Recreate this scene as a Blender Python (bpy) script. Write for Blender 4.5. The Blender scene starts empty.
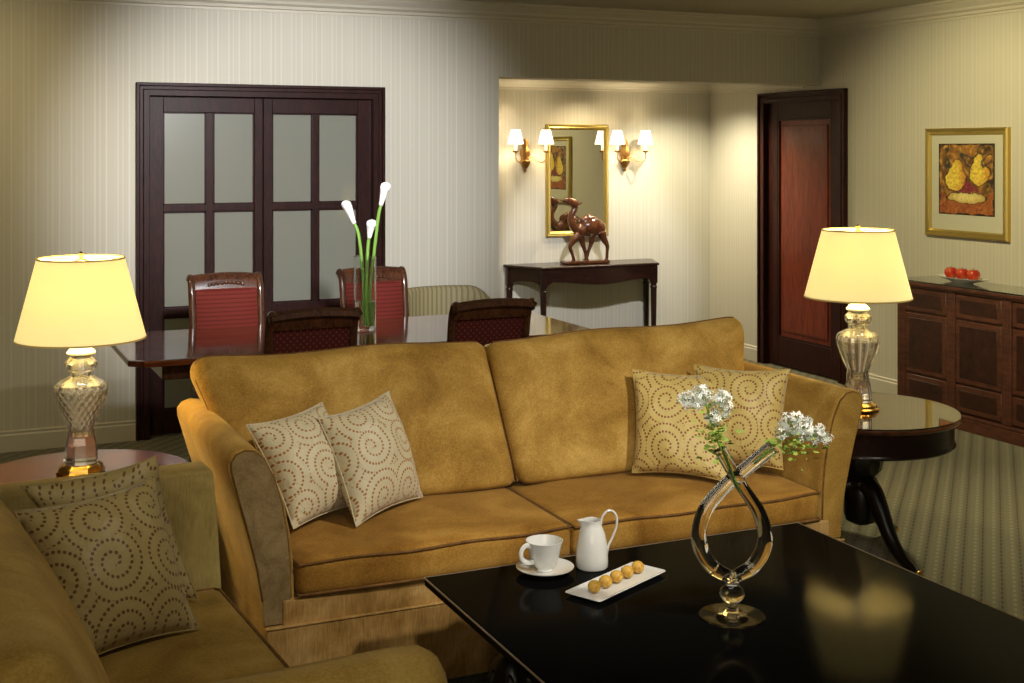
import bpy, bmesh, math, random
from math import sin, cos, pi, radians, atan2, sqrt
from mathutils import Vector, Matrix, noise as mnoise
random.seed(7)
S = bpy.context.scene
COL = S.collection

# ------------------------------------------------------------------ camera, world, exposure
FPX, HY, CAM_H, YAW = 1270.0, 150.0, 1.65, radians(24.3)
cd = bpy.data.cameras.new('camera'); cam = bpy.data.objects.new('camera', cd); COL.objects.link(cam)
cam.location = (0, 0, CAM_H); cam.rotation_euler = (radians(90), 0, -YAW)
cd.sensor_width = 36; cd.lens = FPX*36/1024; cd.shift_y = -(341.5-HY)/1024; cd.clip_start = .05
S.camera = cam
S.view_settings.view_transform = 'Standard'; S.view_settings.look = 'None'
S.view_settings.gamma = 1; S.view_settings.use_curve_mapping = False
S.view_settings.exposure = 0.15
w = bpy.data.worlds.new('world'); S.world = w; w.use_nodes = True
w.node_tree.nodes['Background'].inputs[0].default_value = (1, .82, .45, 1)
w.node_tree.nodes['Background'].inputs[1].default_value = .085

def light(name, kind, loc, power, col, target=None, **k):
    d = bpy.data.lights.new(name, kind); d.energy = power; d.color = col
    for a, v in k.items(): setattr(d, a, v)
    o = bpy.data.objects.new(name, d); COL.objects.link(o); o.location = loc
    if target is not None:
        o.rotation_euler = (Vector(target)-Vector(loc)).to_track_quat('-Z', 'Y').to_euler()
    return o
WARM, COOL, NEUT = (1, .80, .50), (.97, .96, 1), (1, .92, .76)
# fill light added behind the camera, and unseen spots placed near the ceiling
light('window_daylight', 'AREA', (-1.2, -1.9, 1.7), 45, (1,.90,.70), (2.2, 5, .8), shape='RECTANGLE', size=2.2, size_y=1.5)  # added warm fill; the wall behind it has no window
light('ceiling_spot_back_wall', 'SPOT', (1.3, 3.2, 2.5), 900, COOL, (1.95, 7.47, 1.45), spot_size=radians(42), spot_blend=.8, shadow_soft_size=.12)  # unseen source for the cool wash on the back wall
light('ceiling_spot_sofa', 'SPOT', (2.6, 1.9, 2.5), 170, NEUT, (1.9, 3.9, .55), spot_size=radians(62), spot_blend=.8, shadow_soft_size=.06)  # unseen spot without a fixture, brightens the sofa
light('ceiling_spot_picture', 'SPOT', (3.8, 5.1, 2.45), 185, (1, .86, .47), (5.83, 5.75, 1.35), spot_size=radians(78), spot_blend=.8, shadow_soft_size=.05)
light('ceiling_spot_alcove', 'SPOT', (3.9, 5.6, 2.5), 320, COOL, (4.75, 8.9, .72), spot_size=radians(30), spot_blend=.6, shadow_soft_size=.06)
light('ceiling_spot_carpet', 'SPOT', (4.5, 3.9, 2.5), 170, (1, .88, .58), (4.5, 4.1, 0), spot_size=radians(90), spot_blend=1, shadow_soft_size=.1)  # unseen spot that lifts the carpet on the right
light('ceiling_spot_coffee_table', 'SPOT', (1.0, 1.2, 2.5), 100, (1, .95, .85), (1.85, 3.0, .75), spot_size=radians(34), spot_blend=.6, shadow_soft_size=.05)  # added to whiten the lilac, also brightens the china
light('ceiling_spot_loveseat', 'SPOT', (.9, 1.6, 2.5), 38, NEUT, (.6, 2.9, .5), spot_size=radians(60), spot_blend=.9, shadow_soft_size=.06)  # unseen spot without a fixture, lights the loveseat
light('ceiling_spot_left_wall', 'SPOT', (.1, 5.9, 2.5), 48, (1, .80, .42), (.0, 7.47, .9), spot_size=radians(120), spot_blend=.9, shadow_soft_size=.1)  # added warm wash for the left part of the wall
for i, x in enumerate((3.75, 4.6)):
    light('alcove_ceiling_spot', 'SPOT', (x, 8.55, 2.17), 28, WARM, (x, 8.85, 0), spot_size=radians(130), spot_blend=.9, shadow_soft_size=.03)
light('alcove_ceiling_spot', 'SPOT', (5.2, 8.3, 2.17), 100, (1, .9, .66), (5.5, 8.5, 0), spot_size=radians(130), spot_blend=.9, shadow_soft_size=.03)

# ------------------------------------------------------------------ pixel -> place helpers (1024x683 frame)
ca, sa = cos(YAW), sin(YAW)
def U(px, py, z):                       # point of the photo lying at height z
    Z = (CAM_H-z)*FPX/(py-HY); X = (px-512)/FPX*Z
    return Vector((X*ca+Z*sa, -X*sa+Z*ca, z))
def onY(px, y, py):                     # point of the photo lying on the plane y = const
    t = (px-512)/FPX; Z = y/(ca-t*sa); X = t*Z
    return Vector((X*ca+Z*sa, y, CAM_H-(py-HY)*Z/FPX))
def onX(px, x, py):
    t = (px-512)/FPX; Z = x/(t*ca+sa); X = t*Z
    return Vector((x, -X*sa+Z*ca, CAM_H-(py-HY)*Z/FPX))

# ------------------------------------------------------------------ materials
def mat(name, col=(.5,.5,.5), rough=.5, metal=0, spec=.5, coat=0, sheen=0, trans=0, ior=1.45, emit=None, es=0):
    m = bpy.data.materials.new(name); m.use_nodes = True
    b = m.node_tree.nodes['Principled BSDF']; I = b.inputs
    I['Base Color'].default_value = (*col, 1); I['Roughness'].default_value = rough; I['Metallic'].default_value = metal
    I['Specular IOR Level'].default_value = spec; I['Coat Weight'].default_value = coat; I['Coat Roughness'].default_value = .04
    I['Sheen Weight'].default_value = sheen; I['Transmission Weight'].default_value = trans; I['IOR'].default_value = ior
    if emit: I['Emission Color'].default_value = (*emit, 1); I['Emission Strength'].default_value = es
    return m
class N:                                 # tiny node-building helper
    def __init__(s, m): s.m = m; s.t = m.node_tree; s.b = s.t.nodes['Principled BSDF']
    def n(s, kind, **k):
        x = s.t.nodes.new('ShaderNode'+kind)
        for a, v in k.items(): setattr(x, a, v)
        return x
    def l(s, a, b): s.t.links.new(a, b)
    def math(s, op, a, b=None, c=None):
        x = s.n('Math', operation=op)
        for i, v in enumerate((a, b, c)):
            if v is None: continue
            if isinstance(v, (int, float)): x.inputs[i].default_value = v
            else: s.l(v, x.inputs[i])
        return x.outputs[0]
    def coord(s, which='Object', scale=(1,1,1), rot=(0,0,0)):
        tc = s.n('TexCoord'); mp = s.n('Mapping'); mp.inputs['Scale'].default_value = scale; mp.inputs['Rotation'].default_value = rot
        s.l(tc.outputs[which], mp.inputs[0]); return mp.outputs[0]
    def noise(s, vec, scale, detail=3, rough=.5, dist=0):
        x = s.n('TexNoise'); x.inputs['Scale'].default_value = scale; x.inputs['Detail'].default_value = detail
        x.inputs['Roughness'].default_value = rough; x.inputs['Distortion'].default_value = dist
        s.l(vec, x.inputs['Vector']); return x.outputs['Fac']
    def ramp(s, fac, stops):
        r = s.n('ValToRGB'); e = r.color_ramp.elements
        while len(e) < len(stops): e.new(.5)
        for i, (p, c) in enumerate(stops): e[i].position = p; e[i].color = (*c, 1)
        s.l(fac, r.inputs[0]); return r.outputs[0]
    def mix(s, f, a, b):
        x = s.n('Mix', data_type='RGBA')
        for i, v in ((0, f), (6, a), (7, b)):
            if isinstance(v, (int, float)): x.inputs[i].default_value = v
            elif isinstance(v, tuple): x.inputs[i].default_value = (*v, 1)
            else: s.l(v, x.inputs[i])
        return x.outputs[2]
    def bump(s, h, strength=.3, dist=.002):
        x = s.n('Bump'); x.inputs['Strength'].default_value = strength; x.inputs['Distance'].default_value = dist
        s.l(h, x.inputs['Height']); s.l(x.outputs[0], s.b.inputs['Normal'])
    def base(s, c): s.l(c, s.b.inputs['Base Color'])

def wood(name, dark, light_, rough=.25, coat=.4, scale=(1,1,1), grain=14, spec=.5):
    m = mat(name, dark, rough, coat=coat, spec=spec); k = N(m)
    v = k.coord('Object', scale); a = k.noise(v, grain, 5, .6, .6); b = k.noise(v, grain*.2, 2)
    f = k.math('ADD', k.math('MULTIPLY', a, .7), k.math('MULTIPLY', b, .3))
    k.base(k.ramp(f, [(.35, dark), (.65, light_)])); return m
M = {}
M['dark'] = wood('espresso_wood', (.010,.005,.004), (.028,.012,.008), .3, .3, (6,6,1))
M['casing'] = wood('dark_casing_wood', (.012,.005,.004), (.034,.011,.008), .42, .03, (6,6,1), 14, .18)
M['door'] = wood('mahogany_door_wood', (.075,.012,.004), (.20,.034,.011), .36, .06, (6,6,.7), 10, .3)
M['doorframe'] = wood('mahogany_frame_wood', (.014,.004,.003), (.042,.010,.006), .42, .03, (6,6,.7), 10, .18)
M['table'] = wood('dining_mahogany', (.075,.018,.007), (.22,.06,.02), .10, .25, (.8,8,8), 6)
M['chairwood'] = wood('chair_wood', (.030,.010,.006), (.09,.033,.014), .25, .5, (5,5,2))
M['console'] = wood('console_wood', (.010,.004,.003), (.030,.010,.007), .25, .2, (2,6,6))
M['dresser'] = wood('sideboard_wood', (.045,.016,.010), (.125,.042,.024), .34, .15, (6,1.5,6), 8)
M['dresser_dark'] = wood('sideboard_burl', (.018,.007,.006), (.055,.018,.012), .3, .15, (3,3,3), 8)
M['roundtop'] = wood('round_table_top', (.05,.014,.006), (.13,.040,.016), .16, .15, (1.5,8,1), 5)
M['black'] = mat('black_lacquer', (.003,.003,.003), .10, spec=.5, ior=1.055)
M['blackmatte'] = mat('black_carved_wood', (.008,.006,.005), .3)
M['glass_top'] = mat('glass_top', (.9,.95,.9), .02, trans=1, ior=1.45)
M['clear'] = mat('clear_glass', (.98,.99,.98), .0, trans=1, ior=1.38)
M['crystal'] = mat('cut_crystal', (1,1,1), .03, trans=.94, ior=1.5)
M['smoke'] = mat('smoky_glass', (.98,.965,.93), .0, trans=1, ior=1.27)
M['water'] = mat('water', (.93,.98,.93), .0, trans=1, ior=1.33)
M['frost'] = mat('frosted_pane', (.20,.205,.165), .25, coat=1, spec=.4)
M['brass'] = mat('polished_brass', (.72,.45,.12), .18, 1)
M['gold'] = mat('gold_frame', (.56,.42,.12), .34, .85)
M['antique'] = mat('antique_brass', (.42,.22,.07), .33, .9)
M['mirror'] = mat('mirror_glass', (.80,.80,.76), .01, 1)
M['china'] = mat('white_china', (.72,.72,.70), .15, coat=.4)
M['ceil'] = mat('ceiling_paint', (.42,.38,.29), .8)
M['trim'] = mat('cream_trim_paint', (.56,.52,.42), .45)
M['apple'] = mat('apple_red', (.45,.035,.015), .25)
k = N(M['apple']); k.base(k.ramp(k.noise(k.coord('Object'), 14, 3), [(.4, (.42,.02,.01)), (.7, (.60,.16,.04))]))
M['truffle'] = mat('yellow_sweet', (.62,.36,.05), .4)
k = N(M['truffle']); k.base(k.ramp(k.noise(k.coord('Object'), 60, 3), [(.35, (.48,.23,.02)), (.65, (.75,.48,.09))]))
M['camel'] = wood('carved_camel_wood', (.035,.010,.004), (.13,.042,.015), .16, .6, (12,12,6), 5)
M['petal'] = mat('white_petal', (.88,.89,.84), .5); M['petal'].node_tree.nodes['Principled BSDF'].inputs['Subsurface Weight'].default_value = .1
M['leaf'] = mat('fresh_green_leaf', (.28,.40,.06), .5)
M['stem'] = mat('green_stem', (.16,.32,.05), .4)
M['twig'] = mat('brown_green_twig', (.12,.12,.04), .6)
M['shade'] = mat('lit_lamp_shade', (.85,.78,.46), .8, emit=(1.0,.87,.42), es=.55)
M['shade_rim'] = mat('shade_rim', (.62,.48,.16), .6, emit=(1,.7,.25), es=.12)
M['sconce_shade'] = mat('lit_sconce_shade', (.9,.85,.75), .8, emit=(1.0,.93,.74), es=1.5)
M['candle'] = mat('candle_sleeve', (.85,.8,.66), .6, emit=(1,.85,.55), es=.25)
M['socket'] = mat('white_ceramic', (.75,.75,.72), .3)
# lamp shade: a little brighter round the bulb inside (seen through the cloth weave)
k = N(M['shade']); kb = k.noise(k.coord('Object', (60,60,4)), 8, 2); k.bump(kb, .1, .001)
tr = k.n('BsdfTranslucent'); tr.inputs[0].default_value = (.9,.82,.46,1); ms = k.n('MixShader'); ms.inputs[0].default_value = .13
k.l(k.b.outputs[0], ms.inputs[1]); k.l(tr.outputs[0], ms.inputs[2]); k.l(ms.outputs[0], k.t.nodes['Material Output'].inputs[0])

# wallpaper: satin stripes of several widths
def wallpaper(name, axis):
    m = mat(name, (.5,.48,.40), .6, spec=.2); k = N(m); tc = k.n('TexCoord'); sp = k.n('SeparateXYZ'); k.l(tc.outputs['Object'], sp.inputs[0])
    x = sp.outputs[axis]
    def stripe(period, off, width):
        f = k.math('FRACT', k.math('ADD', k.math('DIVIDE', x, period), off))
        return k.math('LESS_THAN', f, width)
    a = stripe(.125, 0, .46); b = stripe(.125, .13, .07); c = stripe(.125, .62, .06); d = stripe(.0208, .1, .4); e = stripe(.125, .40, .05)
    fine = k.math('MULTIPLY', d, .25)
    lines = k.math('MINIMUM', k.math('ADD', k.math('ADD', b, c), e), 1.0)
    c1 = k.mix(a, (.545,.52,.43), (.56,.535,.445)); c2 = k.mix(lines, c1, (.625,.60,.51)); c3 = k.mix(k.math('MULTIPLY', fine, .6), c2, (.48,.455,.365))
    cx_ = k.n('CombineXYZ'); k.l(x, cx_.inputs[0]); th_ = k.noise(cx_.outputs[0], 34, 6, .75)
    k.base(k.mix(k.math('MULTIPLY', k.math('SUBTRACT', th_, .30), 1.1), c3, (.43,.405,.32)))
    r = k.math('SUBTRACT', .7, k.math('MULTIPLY', lines, .15)); k.l(r, k.b.inputs['Roughness'])
    k.bump(k.noise(k.coord('Object', (40,40,40)), 20, 2), .15, .001)
    return m
M['wallx'] = wallpaper('striped_wallpaper', 0); M['wally'] = wallpaper('striped_wallpaper_side', 1)

# carpet: ribbed rows with small dark and pale dots
m = M['carpet'] = mat('dotted_carpet', (.12,.115,.08), .95, spec=.1, sheen=.2); k = N(m)
tc = k.n('TexCoord'); sp = k.n('SeparateXYZ'); k.l(tc.outputs['Object'], sp.inputs[0])
dg = k.math('DIVIDE', k.math('SUBTRACT', sp.outputs[0], sp.outputs[1]), 1.4142); al = k.math('DIVIDE', k.math('ADD', sp.outputs[0], sp.outputs[1]), 1.4142)
fx = k.math('FRACT', k.math('DIVIDE', dg, .072)); fy = k.math('FRACT', k.math('DIVIDE', al, .052))
def near(f, c, wd): return k.math('LESS_THAN', k.math('ABSOLUTE', k.math('SUBTRACT', f, c)), wd)
dotd = k.math('MULTIPLY', near(fx, .5, .055), near(fy, .5, .25)); line = near(fx, .5, .03)
dotl = k.math('MULTIPLY', near(fx, .10, .085), near(fy, .3, .28)); row = near(fx, .5, .20)
nz = k.noise(k.coord('Object'), 350, 2)
c = k.mix(row, (.165,.155,.085), (.135,.125,.070)); c = k.mix(k.math('MULTIPLY', line, .35), c, (.07,.06,.04)); c = k.mix(dotd, c, (.035,.028,.018)); c = k.mix(dotl, c, (.25,.235,.15))
k.base(k.mix(k.math('MULTIPLY', nz, .45), c, (.07,.065,.04))); k.bump(nz, .5, .004)

def velvet(name, a, b, c, scale=5, weave=0, sheen=.35):
    m = mat(name, a, .7, spec=.12, sheen=sheen); m.node_tree.nodes['Principled BSDF'].inputs['Sheen Roughness'].default_value = .35
    m.node_tree.nodes['Principled BSDF'].inputs['Sheen Tint'].default_value = (1,.80,.42,1)
    k = N(m); v = k.coord('Object'); n1 = k.noise(v, scale, 5, .6, .5); n2 = k.noise(k.coord('Object', (260,260,26) if weave else (1,1,1)), 1 if weave else 160, 2)
    f = k.math('ADD', k.math('MULTIPLY', n1, .72), k.math('MULTIPLY', n2, .28))
    k.base(k.ramp(f, [(.35, a), (.50, b), (.68, c)])); k.bump(n2, .25, .0015)
    return m
M['velvet'] = velvet('gold_velvet', (.25,.135,.026), (.40,.235,.052), (.60,.395,.115))
M['velvet_seat'] = velvet('bronze_velvet', (.20,.090,.014), (.33,.165,.030), (.50,.285,.065), 4)
M['velvet_base'] = velvet('antique_gold_velvet', (.22,.12,.03), (.38,.22,.07), (.56,.37,.15), 8, 1)
M['velvet_panel'] = velvet('taupe_velvet', (.16,.105,.045), (.24,.165,.075), (.34,.25,.12), 14)
M['olive'] = velvet('olive_gold_ribbed', (.24,.175,.055), (.36,.27,.09), (.48,.375,.145), 6, 1)
M['olive_v'] = velvet('olive_gold_velvet', (.20,.12,.022), (.33,.205,.045), (.47,.32,.09), 5)
M['pipe'] = velvet('dark_piping', (.10,.045,.012), (.16,.075,.02), (.24,.12,.04), 20)
M['redback'] = mat('woven_red_upholstery', (.10,.012,.008), .8, spec=.2)
k = N(M['redback']); tc = k.n('TexCoord'); sp = k.n('SeparateXYZ'); k.l(tc.outputs['Object'], sp.inputs[0])
lz = near_ = k.math('LESS_THAN', k.math('FRACT', k.math('DIVIDE', sp.outputs[2], .022)), .3)
k.base(k.mix(lz, (.135,.019,.012), (.085,.011,.008))); k.bump(k.noise(k.coord('Object', (1,1,1)), 300, 2), .3, .001)
M['redrear'] = mat('dotted_red_upholstery', (.06,.010,.008), .8, spec=.2)
k = N(M['redrear']); tc = k.n('TexCoord'); sp = k.n('SeparateXYZ'); k.l(tc.outputs['Object'], sp.inputs[0])
q1 = k.math('FRACT', k.math('DIVIDE', k.math('ADD', sp.outputs[0], sp.outputs[2]), .028)); q2 = k.math('FRACT', k.math('DIVIDE', k.math('SUBTRACT', sp.outputs[0], sp.outputs[2]), .028))
dd = k.math('MULTIPLY', k.math('LESS_THAN', q1, .45), k.math('LESS_THAN', q2, .45))
k.base(k.mix(dd, (.060,.009,.007), (.13,.03,.02)))
M['beige'] = mat('beige_stripe_upholstery', (.26,.22,.11), .7)
k = N(M['beige']); tc = k.n('TexCoord'); sp = k.n('SeparateXYZ'); k.l(tc.outputs['Object'], sp.inputs[0])
k.base(k.mix(k.math('LESS_THAN', k.math('FRACT', k.math('DIVIDE', sp.outputs[0], .03)), .4), (.30,.26,.13), (.20,.165,.075)))

# silk pillow cloth: dotted spirals, worked out on the pillow's own UVs
def spiral_cloth(name, ground, dotc, scale=3.0, off=(0,0)):
    m = mat(name, ground, .5, sheen=.3); k = N(m); uv = k.n('UVMap'); mp = k.n('Mapping')
    mp.inputs['Scale'].default_value = (scale,)*3; mp.inputs['Location'].default_value = (*off, 0)
    k.l(uv.outputs[0], mp.inputs[0])
    vo = k.n('TexVoronoi', voronoi_dimensions='2D', feature='F1'); vo.inputs['Scale'].default_value = 1; vo.inputs['Randomness'].default_value = .45
    k.l(mp.outputs[0], vo.inputs['Vector'])
    sub = k.n('VectorMath', operation='SUBTRACT'); k.l(mp.outputs[0], sub.inputs[0]); k.l(vo.outputs['Position'], sub.inputs[1])
    sp = k.n('SeparateXYZ'); k.l(sub.outputs[0], sp.inputs[0]); X, Y = sp.outputs[0], sp.outputs[1]
    sc = k.n('SeparateColor'); k.l(vo.outputs['Color'], sc.inputs[0])
    r = k.math('SQRT', k.math('ADD', k.math('MULTIPLY', X, X), k.math('MULTIPLY', Y, Y)))
    th = k.math('ADD', k.math('DIVIDE', k.math('ARCTAN2', Y, X), 2*pi), sc.outputs[0])
    p, d, rad = .20, .090, .030
    kk = k.math('ROUND', k.math('SUBTRACT', k.math('DIVIDE', r, p), th)); T = k.math('ADD', kk, th)
    ra = k.math('MULTIPLY', T, p); s_ = k.math('DIVIDE', k.math('MULTIPLY', k.math('MULTIPLY', T, T), pi*p), d)
    ds = k.math('MULTIPLY', k.math('SUBTRACT', k.math('FRACT', s_), .5), d); dr = k.math('SUBTRACT', r, ra)
    dist = k.math('SQRT', k.math('ADD', k.math('MULTIPLY', ds, ds), k.math('MULTIPLY', dr, dr)))
    dot = k.math('MULTIPLY', k.math('LESS_THAN', dist, rad), k.math('GREATER_THAN', T, .3))
    n1 = k.noise(k.coord('Object'), 120, 2)
    g = k.mix(k.math('MULTIPLY', n1, .4), ground, tuple(v*.7 for v in ground))
    k.base(k.mix(dot, g, dotc)); k.bump(k.math('ADD', k.noise(k.coord('Object', (1,1,1)), 18, 3, .5, .8), k.math('MULTIPLY', n1, .06)), .45, .012)
    return m
for n_, c_ in (('cream',(.60,.53,.36)), ('gold',(.48,.34,.10)), ('olive',(.38,.29,.11))): M['seam_'+n_] = mat(n_+'_silk_seam', c_, .6)
M['cloth_cream'] = spiral_cloth('cream_spiral_silk', (.68,.61,.42), (.36,.15,.03), 2.7, (0,0))
M['cloth_cream2'] = spiral_cloth('cream_spiral_silk_b', (.68,.61,.42), (.36,.15,.03), 2.7, (.4,.7))
M['cloth_gold'] = spiral_cloth('gold_spiral_silk', (.60,.46,.15), (.22,.065,.015), 2.7, (.2,.35))
M['cloth_gold2'] = spiral_cloth('gold_spiral_silk_b', (.60,.46,.15), (.22,.065,.015), 2.7, (.8,.1))
M['cloth_olive'] = spiral_cloth('olive_spiral_silk', (.46,.36,.14), (.17,.07,.02), 2.7, (.1,.9))
M['cloth_olive2'] = spiral_cloth('olive_spiral_silk_b', (.46,.36,.14), (.17,.07,.02), 2.7, (.5,.5))

# ------------------------------------------------------------------ object helpers
def tag(o, label=None, cat=None, group=None, kind=None):
    if label: o['label'] = label
    if cat: o['category'] = cat
    if group: o['group'] = group
    if kind: o['kind'] = kind
    return o
def thing(name, label, cat, loc=(0,0,0), rotz=0, group=None):
    o = bpy.data.objects.new(name, None); COL.objects.link(o); o.location = loc; o.rotation_euler = (0,0,rotz)
    o.empty_display_size = .1
    return tag(o, label, cat, group)
def obj(name, bm, m, parent=None, world=False, angle=38, label=None, kind=None, cavity=None):
    if world and parent is not None:
        mw = Matrix.Translation(parent.location) @ Matrix.Rotation(parent.rotation_euler.z, 4, 'Z')
        if parent.parent is not None:
            g = parent.parent; mw = (Matrix.Translation(g.location) @ Matrix.Rotation(g.rotation_euler.z, 4, 'Z')) @ mw
        bm.transform(mw.inverted())
    bmesh.ops.recalc_face_normals(bm, faces=bm.faces[:])
    if cavity: bmesh.ops.reverse_faces(bm, faces=cavity)
    me = bpy.data.meshes.new(name); bm.to_mesh(me); bm.free()
    me.polygons.foreach_set('use_smooth', [True]*len(me.polygons))
    if angle: me.set_sharp_from_angle(angle=radians(angle))
    me.materials.append(m)
    o = bpy.data.objects.new(name, me); COL.objects.link(o)
    if angle and angle <= 38: wn = o.modifiers.new('weighted_normals', 'WEIGHTED_NORMAL'); wn.keep_sharp = True; wn.weight = 80
    if parent is not None: o.parent = parent
    if label: o['label'] = label
    if kind: o['kind'] = kind
    return o
def struct(name, bm, m, parent=None, angle=30):
    o = obj(name, bm, m, parent, angle=angle)
    if parent is None: o['kind'] = 'structure'
    return o
def nb(): return bmesh.new()
def box(bm, x0, x1, y0, y1, z0, z1, bev=0, seg=2, mtx=None):
    vs = [bm.verts.new((x, y, z)) for x in (x0, x1) for y in (y0, y1) for z in (z0, z1)]
    idx = [(0,1,3,2),(4,6,7,5),(0,4,5,1),(2,3,7,6),(0,2,6,4),(1,5,7,3)]
    fs = [bm.faces.new([vs[i] for i in f]) for f in idx]
    if bev:
        es = list({e for f in fs for e in f.edges})
        r = bmesh.ops.bevel(bm, geom=es, offset=bev, segments=seg, profile=.5, affect='EDGES')
        vs = list({v for f in r['faces'] for v in f.verts} | {v for v in vs if v.is_valid})
    if mtx is not None: bmesh.ops.transform(bm, matrix=mtx, verts=[v for v in vs if v.is_valid])
    return bm
def prism(bm, poly, axis, a0, a1, cap=True):
    """extrude a closed 2-D polygon. axis 'y': poly=(x,z); 'x': poly=(y,z); 'z': poly=(x,y)"""
    def P(p, a): return {'y': (p[0], a, p[1]), 'x': (a, p[0], p[1]), 'z': (p[0], p[1], a)}[axis]
    A = [bm.verts.new(P(p, a0)) for p in poly]; B = [bm.verts.new(P(p, a1)) for p in poly]; n = len(poly)
    for i in range(n): bm.faces.new((A[i], A[(i+1)%n], B[(i+1)%n], B[i]))
    if cap: bm.faces.new(A[::-1]); bm.faces.new(B)
    return bm
def lathe(bm, prof, seg=40, c=(0,0,0), mod=None, cap=True):
    rings = []
    for r, z in prof:
        ring = []
        for i in range(seg):
            a = 2*pi*i/seg; rr = r*(mod(a, z, r) if mod else 1)
            ring.append(bm.verts.new((c[0]+rr*cos(a), c[1]+rr*sin(a), c[2]+z)))
        rings.append(ring)
    for A, B in zip(rings, rings[1:]):
        for i in range(seg): bm.faces.new((A[i], A[(i+1)%seg], B[(i+1)%seg], B[i]))
    if cap:
        if prof[0][0] > 1e-5: bm.faces.new(rings[0][::-1])
        if prof[-1][0] > 1e-5: bm.faces.new(rings[-1])
    return bm
def tube(bm, pts, rad, seg=10, closed=False, sy=1.0):
    pts = [Vector(p) for p in pts]; n = len(pts)
    if not hasattr(rad, '__len__'): rad = [rad]*n
    rings = []; up = None
    for i, p in enumerate(pts):
        if closed: t = pts[(i+1)%n]-pts[i-1]
        else: t = pts[min(i+1, n-1)]-pts[max(i-1, 0)]
        t.normalize()
        if up is None: up = Vector((0,0,1)) if abs(t.z) < .9 else Vector((0,1,0))
        s = t.cross(up)
        if s.length < 1e-4: s = t.cross(Vector((1,0,0)))
        s.normalize(); up = s.cross(t).normalized()
        rings.append([bm.verts.new(p + (s*cos(2*pi*j/seg) + up*sin(2*pi*j/seg)*sy)*rad[i]) for j in range(seg)])
    pairs = list(zip(rings, rings[1:])) + ([(rings[-1], rings[0])] if closed else [])
    for A, B in pairs:
        for j in range(seg): bm.faces.new((A[j], A[(j+1)%seg], B[(j+1)%seg], B[j]))
    if not closed: bm.faces.new(rings[0][::-1]); bm.faces.new(rings[-1])
    return bm
def spline(pts, n=8, closed=False):
    P = [Vector(p) for p in pts]; out = []; m = len(P)
    rng = range(m) if closed else range(m-1)
    for i in rng:
        if closed: a, b, c, d = P[i-1], P[i], P[(i+1)%m], P[(i+2)%m]
        else: a, b, c, d = P[max(i-1,0)], P[i], P[i+1], P[min(i+2,m-1)]
        for j in range(n):
            t = j/n
            out.append(.5*((2*b)+(c-a)*t+(2*a-5*b+4*c-d)*t*t+(3*b-a-3*c+d)*t**3))
    if not closed: out.append(P[-1])
    return out
def ell(bm, c, r, u=16, v=12, rot=None):
    R = bmesh.ops.create_uvsphere(bm, u_segments=u, v_segments=v, radius=1)
    mt = Matrix.Translation(c) @ (rot.to_4x4() if rot is not None else Matrix.Identity(4)) @ Matrix.Diagonal((*r, 1))
    bmesh.ops.transform(bm, matrix=mt, verts=R['verts']); return bm
def soft(bm, hx, hy, hz, r, bulge=.0, n=22, fn=None, nz=6):
    """upholstery block: rounded box, crowned on the two large faces, mapped through fn(x,y,z)"""
    def fc(nu, nv, f):
        g = [[f(-1+2*i/nu, -1+2*j/nv) for j in range(nv+1)] for i in range(nu+1)]
        vv = [[bm.verts.new(p) for p in row] for row in g]
        for i in range(nu):
            for j in range(nv): bm.faces.new((vv[i][j], vv[i+1][j], vv[i+1][j+1], vv[i][j+1]))
    def e(t): return math.copysign(abs(t)**.8, t) if False else sin(t*pi/2)*.35+t*.65
    def m(p):
        x, y, z = p[0]*hx, p[1]*hy, p[2]*hz
        q = Vector((max(-hx+r, min(hx-r, x)), max(-hy+r, min(hy-r, y)), max(-hz+r, min(hz-r, z))))
        d = Vector((x, y, z))-q
        if d.length > 1e-9: v = q+d.normalized()*r*min(1, d.length/ (r))if max(abs(d.x),abs(d.y),abs(d.z))<r*.999 else q+d.normalized()*r
        else: v = q
        u_, w_ = v.x/hx, v.y/hy
        v.z += bulge*(1-u_*u_)**.7*(1-w_*w_)**.7*(v.z/hz) if abs(u_) < 1 and abs(w_) < 1 else 0
        return fn(v) if fn else v
    for s in (-1, 1):
        fc(n, n, lambda a, b: m((e(a), e(b), s)))
        fc(n, nz, lambda a, b: m((e(a), s, b)))
        fc(n, nz, lambda a, b: m((s, e(a), b)))
    bmesh.ops.remove_doubles(bm, verts=bm.verts[:], dist=.0004)
    return bm

# ================================================================== THE ROOM
WX, WY, AY, AX = 5.83, 7.47, 8.92, 3.28        # right wall, back wall, alcove back wall, alcove left side
CZ, HZ, ACZ = 2.585, 2.12, 2.20
b = nb(); box(b, -3.2, 6.2, -2.6, 9.2, -.05, 0); struct('floor', b, M['carpet'])
b = nb(); box(b, -3.2, 6.2, -2.6, 7.47, CZ, CZ+.05); struct('ceiling', b, M['ceil'])
b = nb(); box(b, AX, WX, WY+.2, AY, ACZ, ACZ+.05); struct('ceiling_alcove', b, M['trim'])
DL0, DL1, DLZ = 1.075, 2.45, 1.985
b = nb(); box(b, -3.2, DL0, WY, WY+.2, 0, CZ); box(b, DL0, DL1, WY, WY+.2, DLZ, CZ); box(b, DL1, AX, WY, WY+.2, 0, CZ); box(b, AX, WX, WY, WY+.2, HZ, CZ)
struct('wall_back', b, M['wallx'])
b = nb(); box(b, AX-.2, AX, WY+.2, AY+.15, 0, ACZ+.05); struct('wall_alcove_side', b, M['wally'])
b = nb(); box(b, AX, WX+.2, AY, AY+.15, 0, ACZ+.05); struct('wall_alcove', b, M['wallx'])
DR0, DR1, DRZ = 7.235, 8.14, 2.03
b = nb(); box(b, WX, WX+.2, -2.6, DR0, 0, CZ); box(b, WX, WX+.2, DR0, DR1, DRZ, CZ); box(b, WX, WX+.2, DR1, AY, 0, CZ)
struct('wall_right', b, M['wally'])
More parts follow.
